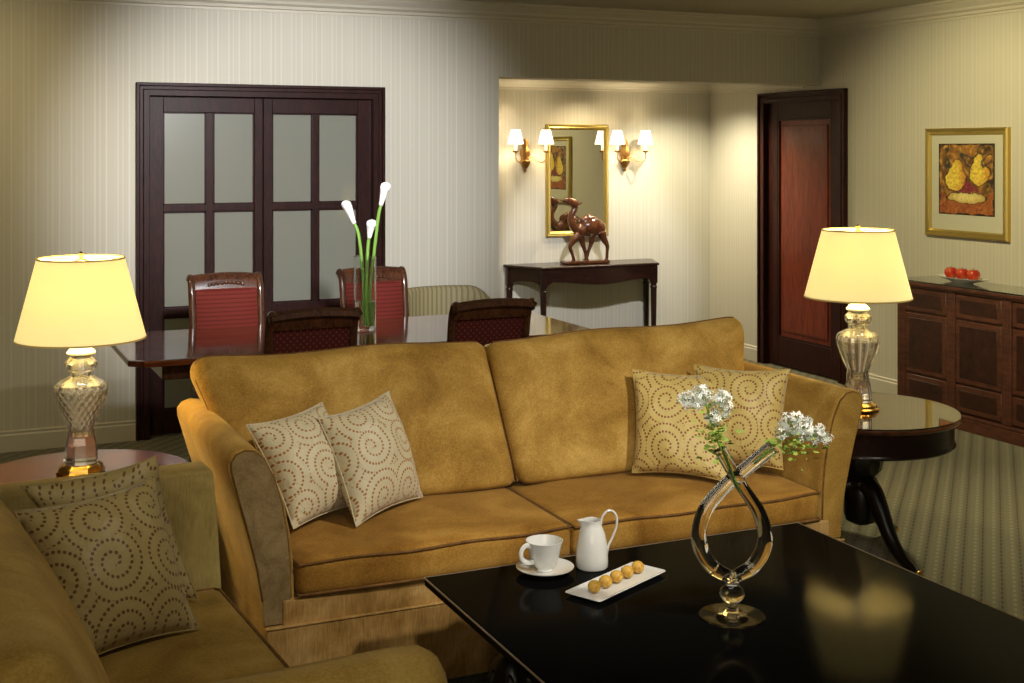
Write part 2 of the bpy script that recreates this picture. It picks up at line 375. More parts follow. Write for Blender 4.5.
b = nb(); box(b, -3.2, 6.2, -2.75, -2.6, 0, CZ); struct('wall_front', b, M['wallx'])
b = nb(); box(b, -3.35, -3.2, -2.6, 7.6, 0, CZ); struct('wall_left', b, M['wally'])
# crown mouldings (stepped cornice) : profile (distance from wall, drop below ceiling)
def crown_poly(d, h):
    return [(0,0), (d,0), (d,-.12*h), (.86*d,-.18*h), (.80*d,-.30*h), (.55*d,-.48*h), (.50*d,-.60*h), (.28*d,-.70*h), (.24*d,-.84*h), (.10*d,-.88*h), (.10*d,-h), (0,-h)]
b = nb(); prism(b, [(WY-p[0], CZ+p[1]) for p in crown_poly(.11,.115)], 'x', -3.2, WX); struct('trim_1', b, M['trim'])
b = nb(); prism(b, [(WX-p[0], CZ+p[1]) for p in crown_poly(.11,.115)], 'y', -2.6, WY); struct('trim_2', b, M['trim'])
b = nb(); prism(b, [(AY-p[0], ACZ+p[1]) for p in crown_poly(.07,.09)], 'x', AX, WX); struct('trim_3', b, M['trim'])
b = nb(); prism(b, [(WX-p[0], ACZ+p[1]) for p in crown_poly(.07,.09)], 'y', WY+.2, AY); struct('trim_4', b, M['trim'])
def baseboard(name, axis, wall, s, a0, a1, h=.115):
    b = nb()
    prof = [(wall, 0), (wall+s*.018, 0), (wall+s*.018, h-.025), (wall+s*.012, h-.018), (wall+s*.014, h-.006), (wall+s*.006, h), (wall, h)]
    prism(b, prof, axis, a0, a1); struct(name, b, M['trim'])
baseboard('baseboard_back', 'x', WY, -1, -3.2, 1.02); baseboard('baseboard_back_right', 'x', WY, -1, 2.505, AX)
baseboard('baseboard_alcove', 'x', AY, -1, AX, WX); baseboard('baseboard_right', 'y', WX, -1, -2.6, 7.165)
baseboard('baseboard_right_alcove', 'y', WX, -1, 8.21, AY)

# ---- glazed double door in the back wall
d = bpy.data.objects.new('door_1', None); COL.objects.link(d); d.location = (0,0,0); d['kind'] = 'structure'
def casing(x0, x1, zt, wd, y):               # moulded casing: outer bead, cove, inner bead
    b = nb()
    for o, i, t in ((0, .018, .038), (.018, .040, .026), (.040, wd, .032)):
        box(b, x0+o, x0+i, y-t, y+.03, 0, zt-o, .003, 1); box(b, x1-i, x1-o, y-t, y+.03, 0, zt-o, .003, 1)
        box(b, x0+o, x1-o, y-t+.0008, y+.0292, zt-i, zt-o+.0005, .003, 1)
    return b
obj('door_frame', casing(1.0216, 2.503, 2.035, .075, WY), M['casing'], d)
xs = [1.18,1.424,1.467,1.707,1.815,2.06,2.098,2.343]; zs = [(1.332,1.869),(.737,1.292),(.153,.684)]
for k_, (l0, l1, pa, pb) in enumerate(((DL0, 1.761, (1.18,1.424), (1.467,1.707)), (1.761, DL1, (1.815,2.06), (2.098,2.343)))):
    y0, y1 = WY+.02, WY+.06
    b = nb(); e_ = .001
    box(b, l0, pa[0], y0, y1, .012, DLZ, .003, 1); box(b, pb[1], l1-.004, y0, y1, .012, DLZ, .003, 1)     # stiles
    box(b, pa[0], pb[1], y0+e_, y1-e_, 1.869, DLZ-.001, .002, 1); box(b, pa[0], pb[1], y0+e_, y1-e_, .013, .153, .002, 1)   # rails
    box(b, pa[1], pb[0], y0+.006, y1-.006, .153, 1.869, .004, 2)                                            # glazing bars
    for z0, z1 in ((.684,.737), (1.292,1.332)): box(b, pa[0], pb[1], y0+.0068, y1-.0068, z0, z1, .004, 2)
    for p in (pa, pb):                                                                                     # beads round each pane
        for z0, z1 in zs:
            for q in ((p[0], p[0]+.008, z0, z1), (p[1]-.008, p[1], z0, z1), (p[0], p[1], z0, z0+.008), (p[0], p[1], z1-.008, z1)):
                box(b, q[0], q[1], y0+.012, y1-.012, q[2], q[3])
    leaf = obj('door_leaf', b, M['casing'], d)
    for p in (pa, pb):
        for z0, z1 in zs:
            b = nb(); box(b, p[0]+.001, p[1]-.001, y0+.018, y1-.018, z0+.001, z1-.001); obj('pane', b, M['frost'], leaf)
# ---- panelled mahogany door in the right wall
d = bpy.data.objects.new('door_2', None); COL.objects.link(d); d['kind'] = 'structure'
b = nb(); yA, yB, zt = 7.170, 8.205, 2.085
for o, i, t in ((0,.018,.04), (.018,.04,.027), (.04,.075,.033)):
    box(b, WX-t, WX+.03, yA+o, yA+i, 0, zt-o, .003, 1); box(b, WX-t, WX+.03, yB-i, yB-o, 0, zt-o, .003, 1); box(b, WX-t+.0008, WX+.0292, yA+o, yB-o, zt-i, zt-o+.0005, .003, 1)
obj('door_frame', b, M['doorframe'], d)
b = nb(); x0, x1 = WX+.012, WX+.055
box(b, x0, x1, DR0, DR0+.13, .01, DRZ, .003, 1); box(b, x0, x1, DR1-.13, DR1, .01, DRZ, .003, 1)
box(b, x0+.001, x1, DR0+.13, DR1-.13, DRZ-.14, DRZ-.001, .002, 1); box(b, x0+.001, x1, DR0+.13, DR1-.13, .01, .22, .002, 1)
lf = obj('door_leaf', b, M['doorframe'], d)
b = nb(); box(b, x0+.016, x1-.005, DR0+.13, DR1-.13, .22, DRZ-.14)
box(b, x0+.006, x0+.02, DR0+.185, DR1-.185, .275, DRZ-.195, .006, 2); obj('door_panel', b, M['door'], d)
b = nb()
for q in ((DR0+.13, DR0+.148, .22, DRZ-.14), (DR1-.148, DR1-.13, .22, DRZ-.14)): box(b, x0+.002, x0+.02, q[0], q[1], q[2], q[3], .004, 2)
for q in ((.22,.238), (DRZ-.158, DRZ-.14)): box(b, x0+.003, x0+.02, DR0+.14, DR1-.14, q[0], q[1], .004, 2)
obj('panel_moulding', b, M['doorframe'], d)

# ================================================================== SOFA
CX = 1.87
sofa = thing('sofa', 'long gold velvet two seat sofa with flared arms behind the black coffee table', 'sofa', (CX, 4.02, 0))
b = nb(); box(b, .847, 2.893, 3.572, 4.45, .05, .285, .008, 2); box(b, .90, 2.84, 3.59, 4.44, .28, .357, .008, 2); obj('base', b, M['velvet_base'], sofa, True)
b = nb(); tube(b, [(.85,3.573,.286), (2.89,3.573,.286)], .004, 6); obj('piping', b, M['velvet_base'], sofa, True)
for x in (.95, 2.79):
    for y in (3.66, 4.38):
        b = nb(); lathe(b, [(.018,0), (.022,.02), (.028,.06)], 16, (x, y, 0)); obj('foot', b, M['blackmatte'], sofa, True)
armp = [(.850,.28),(.846,.36),(.828,.45),(.795,.57),(.762,.68),(.743,.745),(.742,.772),(.757,.792),(.785,.801),(.815,.797),(.848,.772),(.880,.715),(.905,.64),(.924,.55),(.934,.46),(.938,.36),(.938,.28)]
for mir in (0, 1):
    P_ = [(x if not mir else 2*CX-x, z) for x, z in armp]
    b = nb(); n0 = 3.60
    # sides: outline swept back with rounded front edge
    rings = []
    cx_, cz_ = sum(p[0] for p in P_)/len(P_), sum(p[1] for p in P_)/len(P_)
    for y, s in ((3.602,.90), (3.600,.955), (3.606,.99), (3.618,1.0), (3.8,1.0), (4.1,1.0), (4.40,1.0), (4.435,.98), (4.45,.9)):
        rings.append([b.verts.new((cx_+(p[0]-cx_)*s, y, cz_+(p[1]-cz_)*(s if p[1] > .4 else 1))) for p in P_])
    for A, B in zip(rings, rings[1:]):
        for i in range(len(P_)): b.faces.new((A[i], A[(i+1)%len(P_)], B[(i+1)%len(P_)], B[i]))
    b.faces.new(rings[0][::-1]); b.faces.new(rings[-1])
    arm = obj('arm', b, M['velvet'], sofa, True, 50)
    b = nb(); ins = [(cx_+(p[0]-cx_)*.86, cz_+(p[1]-cz_)*(.965 if p[1] > .4 else 1)+ (0 if p[1]>.3 else .01)) for p in P_]
    prism(b, ins, 'y', 3.595, 3.62); obj('arm_front_panel', b, M['velvet_panel'] if not mir else M['velvet'], arm, True, label='taupe velvet front panel of the arm' if not mir else None)
    b = nb(); tube(b, [(p[0], 3.600, p[1]) for p in ins[1:-1]], .0045, 6); obj('piping', b, M['pipe'], arm, True)
b = nb(); box(b, .87, 2.87, 4.33, 4.47, .10, .84, .03, 3); obj('back_frame', b, M['velvet'], sofa, True)
def seat_cushion(x0, x1, y0, y1, z0, z1, m, parent, bul=.018):
    c = Vector(((x0+x1)/2, (y0+y1)/2, (z0+z1)/2)); hx, hy, hz = (x1-x0)/2, (y1-y0)/2, (z1-z0)/2
    def fn(v):
        return Vector((c.x+v.x, c.y+v.y-(.010*(1-(v.x/hx)**2) if v.y < -hy*.7 else 0), c.z+v.z+.003*sin(v.x*17)*(v.z > 0)))
    b = nb(); soft(b, hx, hy, hz, .022, bul, 26, fn); o = obj('seat_cushion', b, m, parent, True, 60)
    b = nb()
    for zz in (hz-.006, -hz+.006):
        pts = [(c.x+hx*t*.985, c.y-hy+.001-.010*(1-t*t), c.z+zz+(.003*sin(hx*t*17) if zz > 0 else 0)) for t in [i/14-1 for i in range(29)]]
        pts = [(x0+.003, y1-.05, c.z+zz), (x0+.003, y0+.03, c.z+zz)] + pts + [(x1-.003, y0+.03, c.z+zz), (x1-.003, y1-.05, c.z+zz)]
        tube(b, pts, .0045, 6)
    obj('piping', b, M['pipe'], o, True)
    return o
seat_cushion(.94, 1.828, 3.585, 4.20, .360, .462, M['velvet_seat'], sofa)
seat_cushion(1.832, 2.802, 3.585, 4.20, .360, .462, M['velvet_seat'], sofa)
def back_cushion(xa, xb, ta, tb, m, ph, parent=sofa, yb=4.10, yt=4.30, z0=.475, z1=.945, th=.15, tilt=.0):
    """xa,xb: bottom ends; ta,tb: top ends; leans back"""
    b = nb(); hx = .5; hz = (z1-z0)/2
    def fn(v):                       # v.x in +-.5 (width), v.y in +-hz (height), v.z thickness
        s = v.x/hx; t = (v.y/hz+1)/2
        bl = max(0, min(1, t))
        l = xa+(ta-xa)*min(1, t*1.15); r_ = xb+(tb-xb)*min(1, t*1.15)
        x = (l+r_)/2+(r_-l)/2*s
        yy = yb+(yt-yb)*t - v.z
        z = z0+(z1-z0)*t + (.006*sin(s*5+ph)+tilt*s)*(t**3)
        return Vector((x, yy, z+v.z*.35*(t-.3)))
    soft(b, hx, hz, th/2, .045, .035, 26, fn); o = obj('back_cushion', b, m, parent, True, 60)
    b = nb(); pts = []
    for (s, t) in [(-1,.02),(-1,.3),(-1,.6),(-1,.85),(-.985,.96),(-.95,.995)]+[(-.9+i*.1, 1.0) for i in range(19)]+[(.95,.995),(.985,.96),(1,.85),(1,.6),(1,.3),(1,.02)]:
        p = fn(Vector((s*hx*.992, (t*2-1)*hz*.992, .035))); pts.append(p)
    tube(b, pts, .0045, 6); obj('piping', b, M['pipe'], o, True)
    return o
back_cushion(.93, 1.850, .765, 1.812, M['velvet'], .4, z1=.952)
back_cushion(1.856, 2.79, 1.818, 2.925, M['velvet'], 2.6, z1=.958, tilt=.014)

# ================================================================== LOVESEAT (turned to face right)
LR = radians(3.6)
ls = thing('loveseat', 'olive gold upholstered loveseat with straight arms cropped by the left edge', 'sofa', (.20, 2.765, 0), LR)
b = nb(); box(b, -.30, .52, -.72, .72, .05, .33, .01, 2); obj('base', b, M['olive'], ls)
for x in (-.24, .46):
    for y in (-.74, .74): b = nb(); lathe(b, [(.018,0), (.026,.055)], 14, (x, y, 0)); obj('foot', b, M['blackmatte'], ls)
for s in (-1, 1):
    ya, yb_ = (.715, .83) if s > 0 else (-.85, -.70)
    prof = [(-.30,.05), (.545,.05), (.545,.45), (.530,.62), (.500,.755), (.485,.785), (.46,.80), (-.30,.80)]
    if s < 0: prof = [(x_+.035*(x_ > 0), z_+.008*(z_ > .5)) for x_, z_ in prof]
    if s > 0: prof = [(-.30,.05), (.560,.05), (.558,.45), (.548,.62), (.537,.755), (.533,.768), (.524,.775), (.515,.776), (-.30,.776)]
    b = nb(); r_ = .014 if s > 0 else .06; rings = []
    cz_ = .42; cx_ = .12
    steps = [(0,-1), (.1,-.55), (.35,-.2), (1,0)]
    seq = [(ya+r_*(a_), r_*(q)) for a_, q in steps]+[(yb_-r_*a_, r_*q) for a_, q in steps[::-1]]
    for y, q in seq:
        rings.append([b.verts.new((p[0]+(q if p[0] > .3 else 0), y, p[1]+(q if p[1] > .5 else 0))) for p in prof])
    n = len(prof)
    for A, B in zip(rings, rings[1:]):
        for i in range(n): b.faces.new((A[i], A[(i+1)%n], B[(i+1)%n], B[i]))
    b.faces.new(rings[0][::-1]); b.faces.new(rings[-1])
    obj('arm', b, M['olive'] if s > 0 else M['olive_v'], ls, angle=50)
b = nb(); box(b, -.34, -.20, -.84, .84, .06, .82, .03, 3); obj('back_frame', b, M['olive_v'], ls)
c = Vector((.235, 0, .395)); b = nb(); fn = lambda v: Vector((c.x+v.x, c.y+v.y, c.z+v.z)); soft(b, .31, .705, .062, .022, .02, 26, fn)
o = obj('seat_cushion', b, M['olive_v'], ls, angle=60); b = nb()
for zz in (.056, -.056): tube(b, [(-.02,.700,c.z+zz), (.53,.700,c.z+zz), (.543,.685,c.z+zz), (.545,0,c.z+zz), (.543,-.685,c.z+zz), (.53,-.70,c.z+zz)], .0045, 6)
obj('piping', b, M['pipe'], o)
def lfn(v):
    t = (v.x/.215+1)/2       # height
    return Vector((.030-.20*t+v.z*1.0, v.y, .475+.385*t+v.z*.25*t))
for ys in (0,):
    b = nb(); soft(b, .215, .69, .085, .05, .05, 24, lambda v: lfn(v)+Vector((0, ys, 0))); obj('back_cushion', b, M['olive_v'], ls, angle=60)

# ================================================================== PILLOWS (from four corners resting in the sofa)
def pillow(label, c00, c10, c11, c01, m, puff=.075, group=None, towards=(-.4,-1,.2)):
    """corners bottom-left, bottom-right, top-right, top-left as seen from the front"""
    C_ = [Vector(p) for p in (c00, c10, c11, c01)]; ctr = sum(C_, Vector())/4
    nrm = (C_[1]-C_[0]).cross(C_[3]-C_[0]).normalized()
    if nrm.dot(Vector(towards)) < 0: nrm = -nrm
    n = 22; b = nb(); uvl = b.loops.layers.uv.new('UVMap'); V = {}
    for side in (1, -1):
        for i in range(n+1):
            for j in range(n+1):
                u, v = i/n, j/n; s, t = 2*u-1, 2*v-1
                pin = 1-.09*(1-s*s)*abs(t)**3 ; pin2 = 1-.09*(1-t*t)*abs(s)**3
                uu = .5+(u-.5)*pin2; vv = .5+(v-.5)*pin
                p = C_[0]*(1-uu)*(1-vv)+C_[1]*uu*(1-vv)+C_[2]*uu*vv+C_[3]*(1-uu)*vv
                edge = i in (0, n) or j in (0, n)
                h = puff*1.2*((1-s*s)**.55)*((1-t*t)**.55) if not edge else 0
                h += (.003*sin(9*s+5*t)+.0045*mnoise.noise(Vector((s*3.1+ctr.x*9, t*3.1, ctr.y*7)))*2.2+.004*sin((s-t)*16)*max(0,abs(s*t)-.25))*(1-s*s)*(1-t*t)**.5
                if edge and side == -1: V[(side,i,j)] = V[(1,i,j)]
                else: V[(side,i,j)] = b.verts.new(p+nrm*h*side)
        for i in range(n):
            for j in range(n):
                q = [(i,j),(i+1,j),(i+1,j+1),(i,j+1)]
                f = b.faces.new([V[(side,)+a_] for a_ in (q if side == 1 else q[::-1])])
                for lp, a_ in zip(f.loops, (q if side == 1 else q[::-1])): lp[uvl].uv = (a_[0]/n, a_[1]/n)
    t_ = thing('throw_pillow', label, 'pillow', (ctr.x, ctr.y, min(p.z for p in C_)), 0, group)
    o = obj('cover', b, m, t_, True, 80)
    b = nb(); rim = []
    for i in range(n): rim.append((i, 0))
    for j in range(n): rim.append((n, j))
    for i in range(n): rim.append((n-i, n))
    for j in range(n): rim.append((0, n-j))
    pts = []
    for i, j in rim:
        u, v = i/n, j/n; s, t = 2*u-1, 2*v-1
        uu = .5+(u-.5)*(1-.09*(1-t*t)*abs(s)**3); vv = .5+(v-.5)*(1-.09*(1-s*s)*abs(t)**3)
        pts.append(C_[0]*(1-uu)*(1-vv)+C_[1]*uu*(1-vv)+C_[2]*uu*vv+C_[3]*(1-uu)*vv)
    tube(b, pts, .0022, 6, True); obj('seam', b, M['seam_'+m.name.split('_')[0]], t_, True)
    return t_
G1, G2, G3 = 'cream spiral pillows at the left end of the sofa', 'gold spiral pillows at the right end of the sofa', 'spiral pillows on the loveseat'
pillow('cream dotted spiral pillow leaning on the sofa left arm, partly covered by its neighbour', (.985,3.80,.495), (1.30,4.00,.49), onY(322,4.06,402), onY(246,3.96,425), M['cloth_cream'], .07, G1)
pillow('cream dotted spiral pillow standing in front, second from the sofa left arm', U(356,527,.485), U(423,497,.49), onY(389,4.06,391), onY(318,3.96,418), M['cloth_cream2'], .07, G1)
pillow('square gold dotted spiral pillow flat against the sofa back behind the white blossom', U(632,473,.49), U(729,483,.49), onY(736,4.02,373), onY(632,4.08,369), M['cloth_gold'], .065, G2)
pillow('gold dotted spiral pillow leaning on the sofa right arm, behind the square one', (2.52,3.98,.49), U(783,470,.50), onY(790,3.84,369), onY(694,4.08,364), M['cloth_gold2'], .06, G2)
pillow('olive dotted spiral pillow in front on the loveseat seat', U(62,672,.475), U(199,629,.475), U(154,476,.84), U(14,511,.80), M['cloth_olive'], .075, G3, (1,-1,0))
pillow('olive dotted spiral pillow tucked behind another against the loveseat far arm', U(100,600,.48), U(198,599,.475), U(156,456,.86), U(20,486,.82), M['cloth_olive2'], .06, G3, (1,-1,0))

# ================================================================== COFFEE TABLE
ct = thing('coffee_table', 'large low black lacquered square coffee table with carved legs', 'table', (1.915, 2.755, 0))
X0, X1, Y0, Y1 = 1.263, 2.567, 2.10, 3.41
b = nb(); box(b, X0, X1, Y0, Y1, .404, .43, .007, 3); obj('tabletop', b, M['black'], ct, True)
b = nb(); tube(b, [(X0+.001,Y0+.004,.4275),(X0+.001,Y1-.004,.4275),(X0+.004,Y1-.001,.4275),(X1-.004,Y1-.001,.4275),(X1-.001,Y1-.004,.4275),(X1-.001,Y0+.004,.4275),(X1-.004,Y0+.001,.4275),(X0+.004,Y0+.001,.4275)], .0026, 8, True); obj('rim_highlight', b, mat('edge_highlight', (.34,.28,.20), .3, .6), ct, True)  # pale tube stands in for the highlight along the tabletop edge
b = nb(); box(b, X0+.10, X1-.10, Y0+.10, Y1-.10, .335, .404, .006, 2)
for i in range(24):
    for yy in (Y0+.1, Y1-.1): ell(b, (X0+.16+i*.043, yy, .365), (.016,.008,.02), 8, 6)
    for xx in (X0+.1, X1-.1): ell(b, (xx, Y0+.16+i*.043, .365), (.008,.016,.02), 8, 6)
obj('apron', b, M['blackmatte'], ct, True)
for x in (X0+.19, X1-.19):
    for y in (Y0+.19, Y1-.19):
        b = nb(); lathe(b, [(.035,0),(.045,.015),(.04,.035),(.022,.05),(.03,.08),(.055,.13),(.062,.18),(.05,.225),(.03,.25),(.036,.27),(.05,.285),(.05,.335)], 28, (x, y, 0), lambda a, z, r: 1+.10*abs(sin(6*a))*(z > .06 and z < .24))
        for q in range(6): ell(b, (x+.058*cos(q*pi/3), y+.058*sin(q*pi/3), .17), (.016,.016,.045), 8, 6)
        obj('leg', b, M['blackmatte'], ct, True)

# ---- things on the coffee table
TZ = .4305
p = U(545, 573, .43)
sc_ = obj('saucer', lathe(nb(), [(.0,.004),(.026,.003),(.028,0),(.034,0),(.038,.004),(.070,.013),(.083,.018),(.084,.020),(.070,.016),(.045,.008),(.030,.0065),(.0,.0065)], 48), M['china'])
sc_.location = (p.x, p.y, TZ); tag(sc_, 'white china saucer under the teacup', 'saucer')
cup = thing('teacup', 'white china teacup on its saucer on the black coffee table', 'cup', (p.x-.002, p.y, TZ+.007), radians(180+8))
lathe(bc := nb(), [(.0,.001),(.022,.0),(.024,.004),(.022,.008),(.034,.022),(.044,.045),(.050,.075),(.054,.088),(.0525,.0885),(.048,.075),(.041,.045),(.031,.024),(.018,.012),(0,.011)], 48); obj('bowl', bc, M['china'], cup)
b = nb(); tube(b, spline([(.044,0,.074),(.062,0,.082),(.078,0,.070),(.078,0,.048),(.062,0,.034),(.038,0,.030)], 6), .0048, 8, sy=1.5); obj('handle', b, M['china'], cup)
p = U(592, 567, .43)
jug = thing('milk_jug', 'tall white china milk jug with a high looped handle', 'jug', (p.x, p.y, TZ), -YAW+radians(4))
def jm(a, z, r):                                     # pulls out a spout towards -x near the rim
    d_ = abs((a-pi+pi) % (2*pi)-pi) if False else abs(a-pi)
    return 1+(.62*max(0, (z-.112)/.026) if z > .112 else 0)*math.exp(-(d_/.30)**2)
lathe(bj := nb(), [(0,.001),(.044,0),(.047,.004),(.0475,.02),(.046,.05),(.043,.075),(.038,.10),(.030,.118),(.026,.128),(.028,.138),(.0265,.1385),(.024,.128),(.028,.116),(.035,.10),(.041,.06),(.042,.01),(0,.008)], 56, mod=jm); obj('body', bj, M['china'], jug)
b = nb(); tube(b, spline([(.026,0,.122),(.030,0,.146),(.044,0,.162),(.060,0,.162),(.072,0,.146),(.072,0,.118),(.060,0,.085),(.048,0,.060),(.043,0,.03)], 8), .0036, 8, sy=1.3); obj('handle', b, M['china'], jug)
q = [U(x, y, .44) for x, y in ((564,590),(602,603),(666,573),(631,562))]
pc = sum(q, Vector())/4; ux = (q[2]-q[1]); uy = (q[0]-q[1]); ux.z = uy.z = 0
ang = atan2(ux.y, ux.x); L_, W_ = ux.length/2*1.05, .060
pl = thing('rectangular_plate', 'white rectangular china plate holding five yellow sweets', 'plate', (pc.x, pc.y, TZ), ang)
b = nb()
def rr(hx, hy, r, z):
    o_ = []
    for cx2, cy2, a0 in ((hx-r,hy-r,0), (-hx+r,hy-r,pi/2), (-hx+r,-hy+r,pi), (hx-r,-hy+r,3*pi/2)):
        for i in range(5): a_ = a0+i*pi/8; o_.append(b.verts.new((cx2+r*cos(a_), cy2+r*sin(a_), z)))
    return o_
R_ = [rr(L_*.9, W_*.8, .006, 0), rr(L_*.93, W_*.85, .008, .003), rr(L_, W_, .008, .010), rr(L_-.001, W_-.001, .008, .012), rr(L_-.008, W_-.008, .006, .0095), rr(L_*.88, W_*.76, .005, .006)]
for A, B in zip(R_, R_[1:]):
    for i in range(20): b.faces.new((A[i], A[(i+1)%20], B[(i+1)%20], B[i]))
b.faces.new(R_[0][::-1]); b.faces.new(R_[-1]); obj('dish', b, M['china'], pl)
ordn = ['nearest the plate left end', 'second from the plate left end', 'in the middle of the row on the plate', 'second from the plate right end', 'at the plate right end']
for i in range(5):
    s_ = -.64+i*.32; wx_ = pc.x+cos(ang)*L_*s_; wy_ = pc.y+sin(ang)*L_*s_
    b = nb(); ell(b, (0,0,.0172), (.0188,.0188,.0168), 24, 16); o = obj('round_sweet', b, M['truffle']); o.location = (wx_, wy_, TZ+.0065)
    tag(o, 'round yellow sweet '+ordn[i], 'sweet', 'yellow sweets on the white plate')

# ---- looped glass vase with two lilac sprigs
VX, VY = U(732, 616, .43).x, U(732, 616, .43).y
def vp(dx, z, dy=0): return Vector((VX+dx*ca+dy*sa, VY-dx*sa+dy*ca, z))       # dx to the right, dy away
vs_ = thing('looped_glass_vase', 'clear glass vase whose two tubes cross in a loop above a round foot', 'vase', (VX, VY, TZ), 0)
b = nb(); lathe(b, [(0,.0),(.085,.0),(.087,.0018),(.085,.0035),(.050,.0045),(.024,.009),(.014,.018),(.013,.030),(.0,.031)], 56); obj('foot', b, M['smoke'], vs_)
b = nb(); lathe(b, [(0,.0305),(.014,.031),(.022,.038),(.031,.050),(.034,.060),(.029,.072),(.018,.080),(.018,.088),(.026,.096),(.024,.104),(0,.106)], 40); obj('knob', b, M['clear'], vs_)
def glass_tube(name, pts, rads):
    P_ = spline(pts, 10); m_ = len(P_)-1; R2 = []
    for i in range(len(P_)):
        f_ = i/m_*(len(rads)-1); a_ = int(min(f_, len(rads)-2)); R2.append(rads[a_]+(rads[a_+1]-rads[a_])*(f_-a_))
    back = P_[::-1][:-8]; rin = [r_*.90 for r_ in R2[::-1]][:-8]
    b = nb(); tube(b, P_+back, R2+rin, 24)
    return obj(name, b, M['smoke'], vs_, True, 60)
glass_tube('left_tube', [vp(.0,.530,.0), vp(-.055,.562,.002), vp(-.085,.625,.006), vp(-.070,.700,.012), vp(-.015,.765,.020), vp(.055,.822,.022), vp(.113,.868,.022)], [.016,.020,.021,.020,.019,.019,.020])
glass_tube('right_tube', [vp(.0,.530,.0), vp(.055,.562,-.002), vp(.085,.625,-.006), vp(.070,.700,-.012), vp(.022,.775,-.020), vp(-.012,.830,-.022), vp(-.036,.872,-.022)], [.016,.020,.021,.018,.016,.016,.017])
def sprig(label, stem, centre, lobes, leaves):
    t_ = thing('lilac_sprig', label, 'flower', stem[0][:], 0, 'white lilac sprigs in the looped vase')
    b = nb(); P_ = spline(stem, 8); tube(b, P_, .0028, 8)
    b2 = nb()
    for dx, dz, rl in lobes:                            # four-petalled florets crowding round each branchlet tip
        lc = centre+Vector((dx*ca, -dx*sa, dz))+Vector((sa, ca, 0))*random.uniform(-.012, .012)
        tube(b, [P_[-1], P_[-1].lerp(lc, .5)+Vector((0,0,-.004)), lc], .0012, 5)
        for i in range(int(70*(rl/.028)**2)):
            v = Vector((random.gauss(0,1), random.gauss(0,1), random.gauss(0,1))).normalized()*random.uniform(.45, 1.12)
            c_ = lc+v*rl
            nrm = v.normalized()+Vector((random.uniform(-.5,.5), random.uniform(-.5,.5), random.uniform(-.2,.6))); q_ = nrm.to_track_quat('Z', 'Y').to_matrix(); sz = random.uniform(.0050,.0082)
            cv_ = b2.verts.new(c_); a0_ = random.uniform(0, pi/2)
            for k2 in range(4):
                a_ = a0_+k2*pi/2
                l_ = b2.verts.new(c_+q_ @ Vector((cos(a_-.5)*sz*.7, sin(a_-.5)*sz*.7, .0012))); r_ = b2.verts.new(c_+q_ @ Vector((cos(a_+.5)*sz*.7, sin(a_+.5)*sz*.7, .0012))); e2 = b2.verts.new(c_+q_ @ Vector((cos(a_)*sz*1.25, sin(a_)*sz*1.25, .0004)))
                b2.faces.new((cv_, l_, e2, r_))
            if i % 4 == 0: tube(b, [lc, c_], .0006, 4)
    obj('stem', b, M['stem'], t_, True)
    obj('blossoms', b2, M['petal'], t_, True, 0, kind='stuff')
    b3 = nb()
    for i in range(leaves[3]):
        c_ = leaves[0]+Vector((random.gauss(0,1)*leaves[1]*ca, random.gauss(0,1)*leaves[1]*.7, random.gauss(0,1)*leaves[2]))
        q_ = Vector((random.gauss(0,1), random.gauss(0,1), random.gauss(0,1)+.5)).to_track_quat('Z', 'Y').to_matrix(); L2 = random.uniform(.006,.012)
        vv = [b3.verts.new(c_+q_ @ Vector(p_)) for p_ in ((-L2,0,0), (-.3*L2,-.42*L2,.001), (.4*L2,-.38*L2,.001), (L2,0,-.002), (.4*L2,.38*L2,.001), (-.3*L2,.42*L2,.001))]; b3.faces.new(vv)
    obj('foliage', b3, M['leaf'], t_, True, 0, kind='stuff')
c1 = vp(-.070,.985,-.02); c2 = vp(.185,.905,.02)
sprig('white lilac sprig rising upright from the left tube of the glass vase', [vp(.02,.76,-.02), vp(-.012,.83,-.022), vp(-.04,.89,-.022), vp(-.058,.94,-.02), c1], c1, [(-.043,.008,.026),(-.010,.022,.032),(.036,.010,.028),(.018,-.030,.024),(.056,-.018,.018),(-.008,.044,.015),(-.064,.020,.014),(.048,.032,.014)], (vp(-.045,.905,-.02), .022, .028, 90))
c1b = vp(-.03,1.0,-.02)
sprig('white lilac sprig drooping right from the right hand tube of the glass vase', [vp(.06,.825,.022), vp(.113,.868,.022), vp(.14,.895,.022), vp(.165,.905,.02), c2], c2, [(-.030,.024,.026),(.004,.008,.030),(.036,-.004,.025),(.066,-.014,.017),(-.014,.046,.016),(-.050,-.004,.016),(.020,.034,.014),(.050,.014,.013)], (vp(.165,.870,.02), .045, .016, 120))

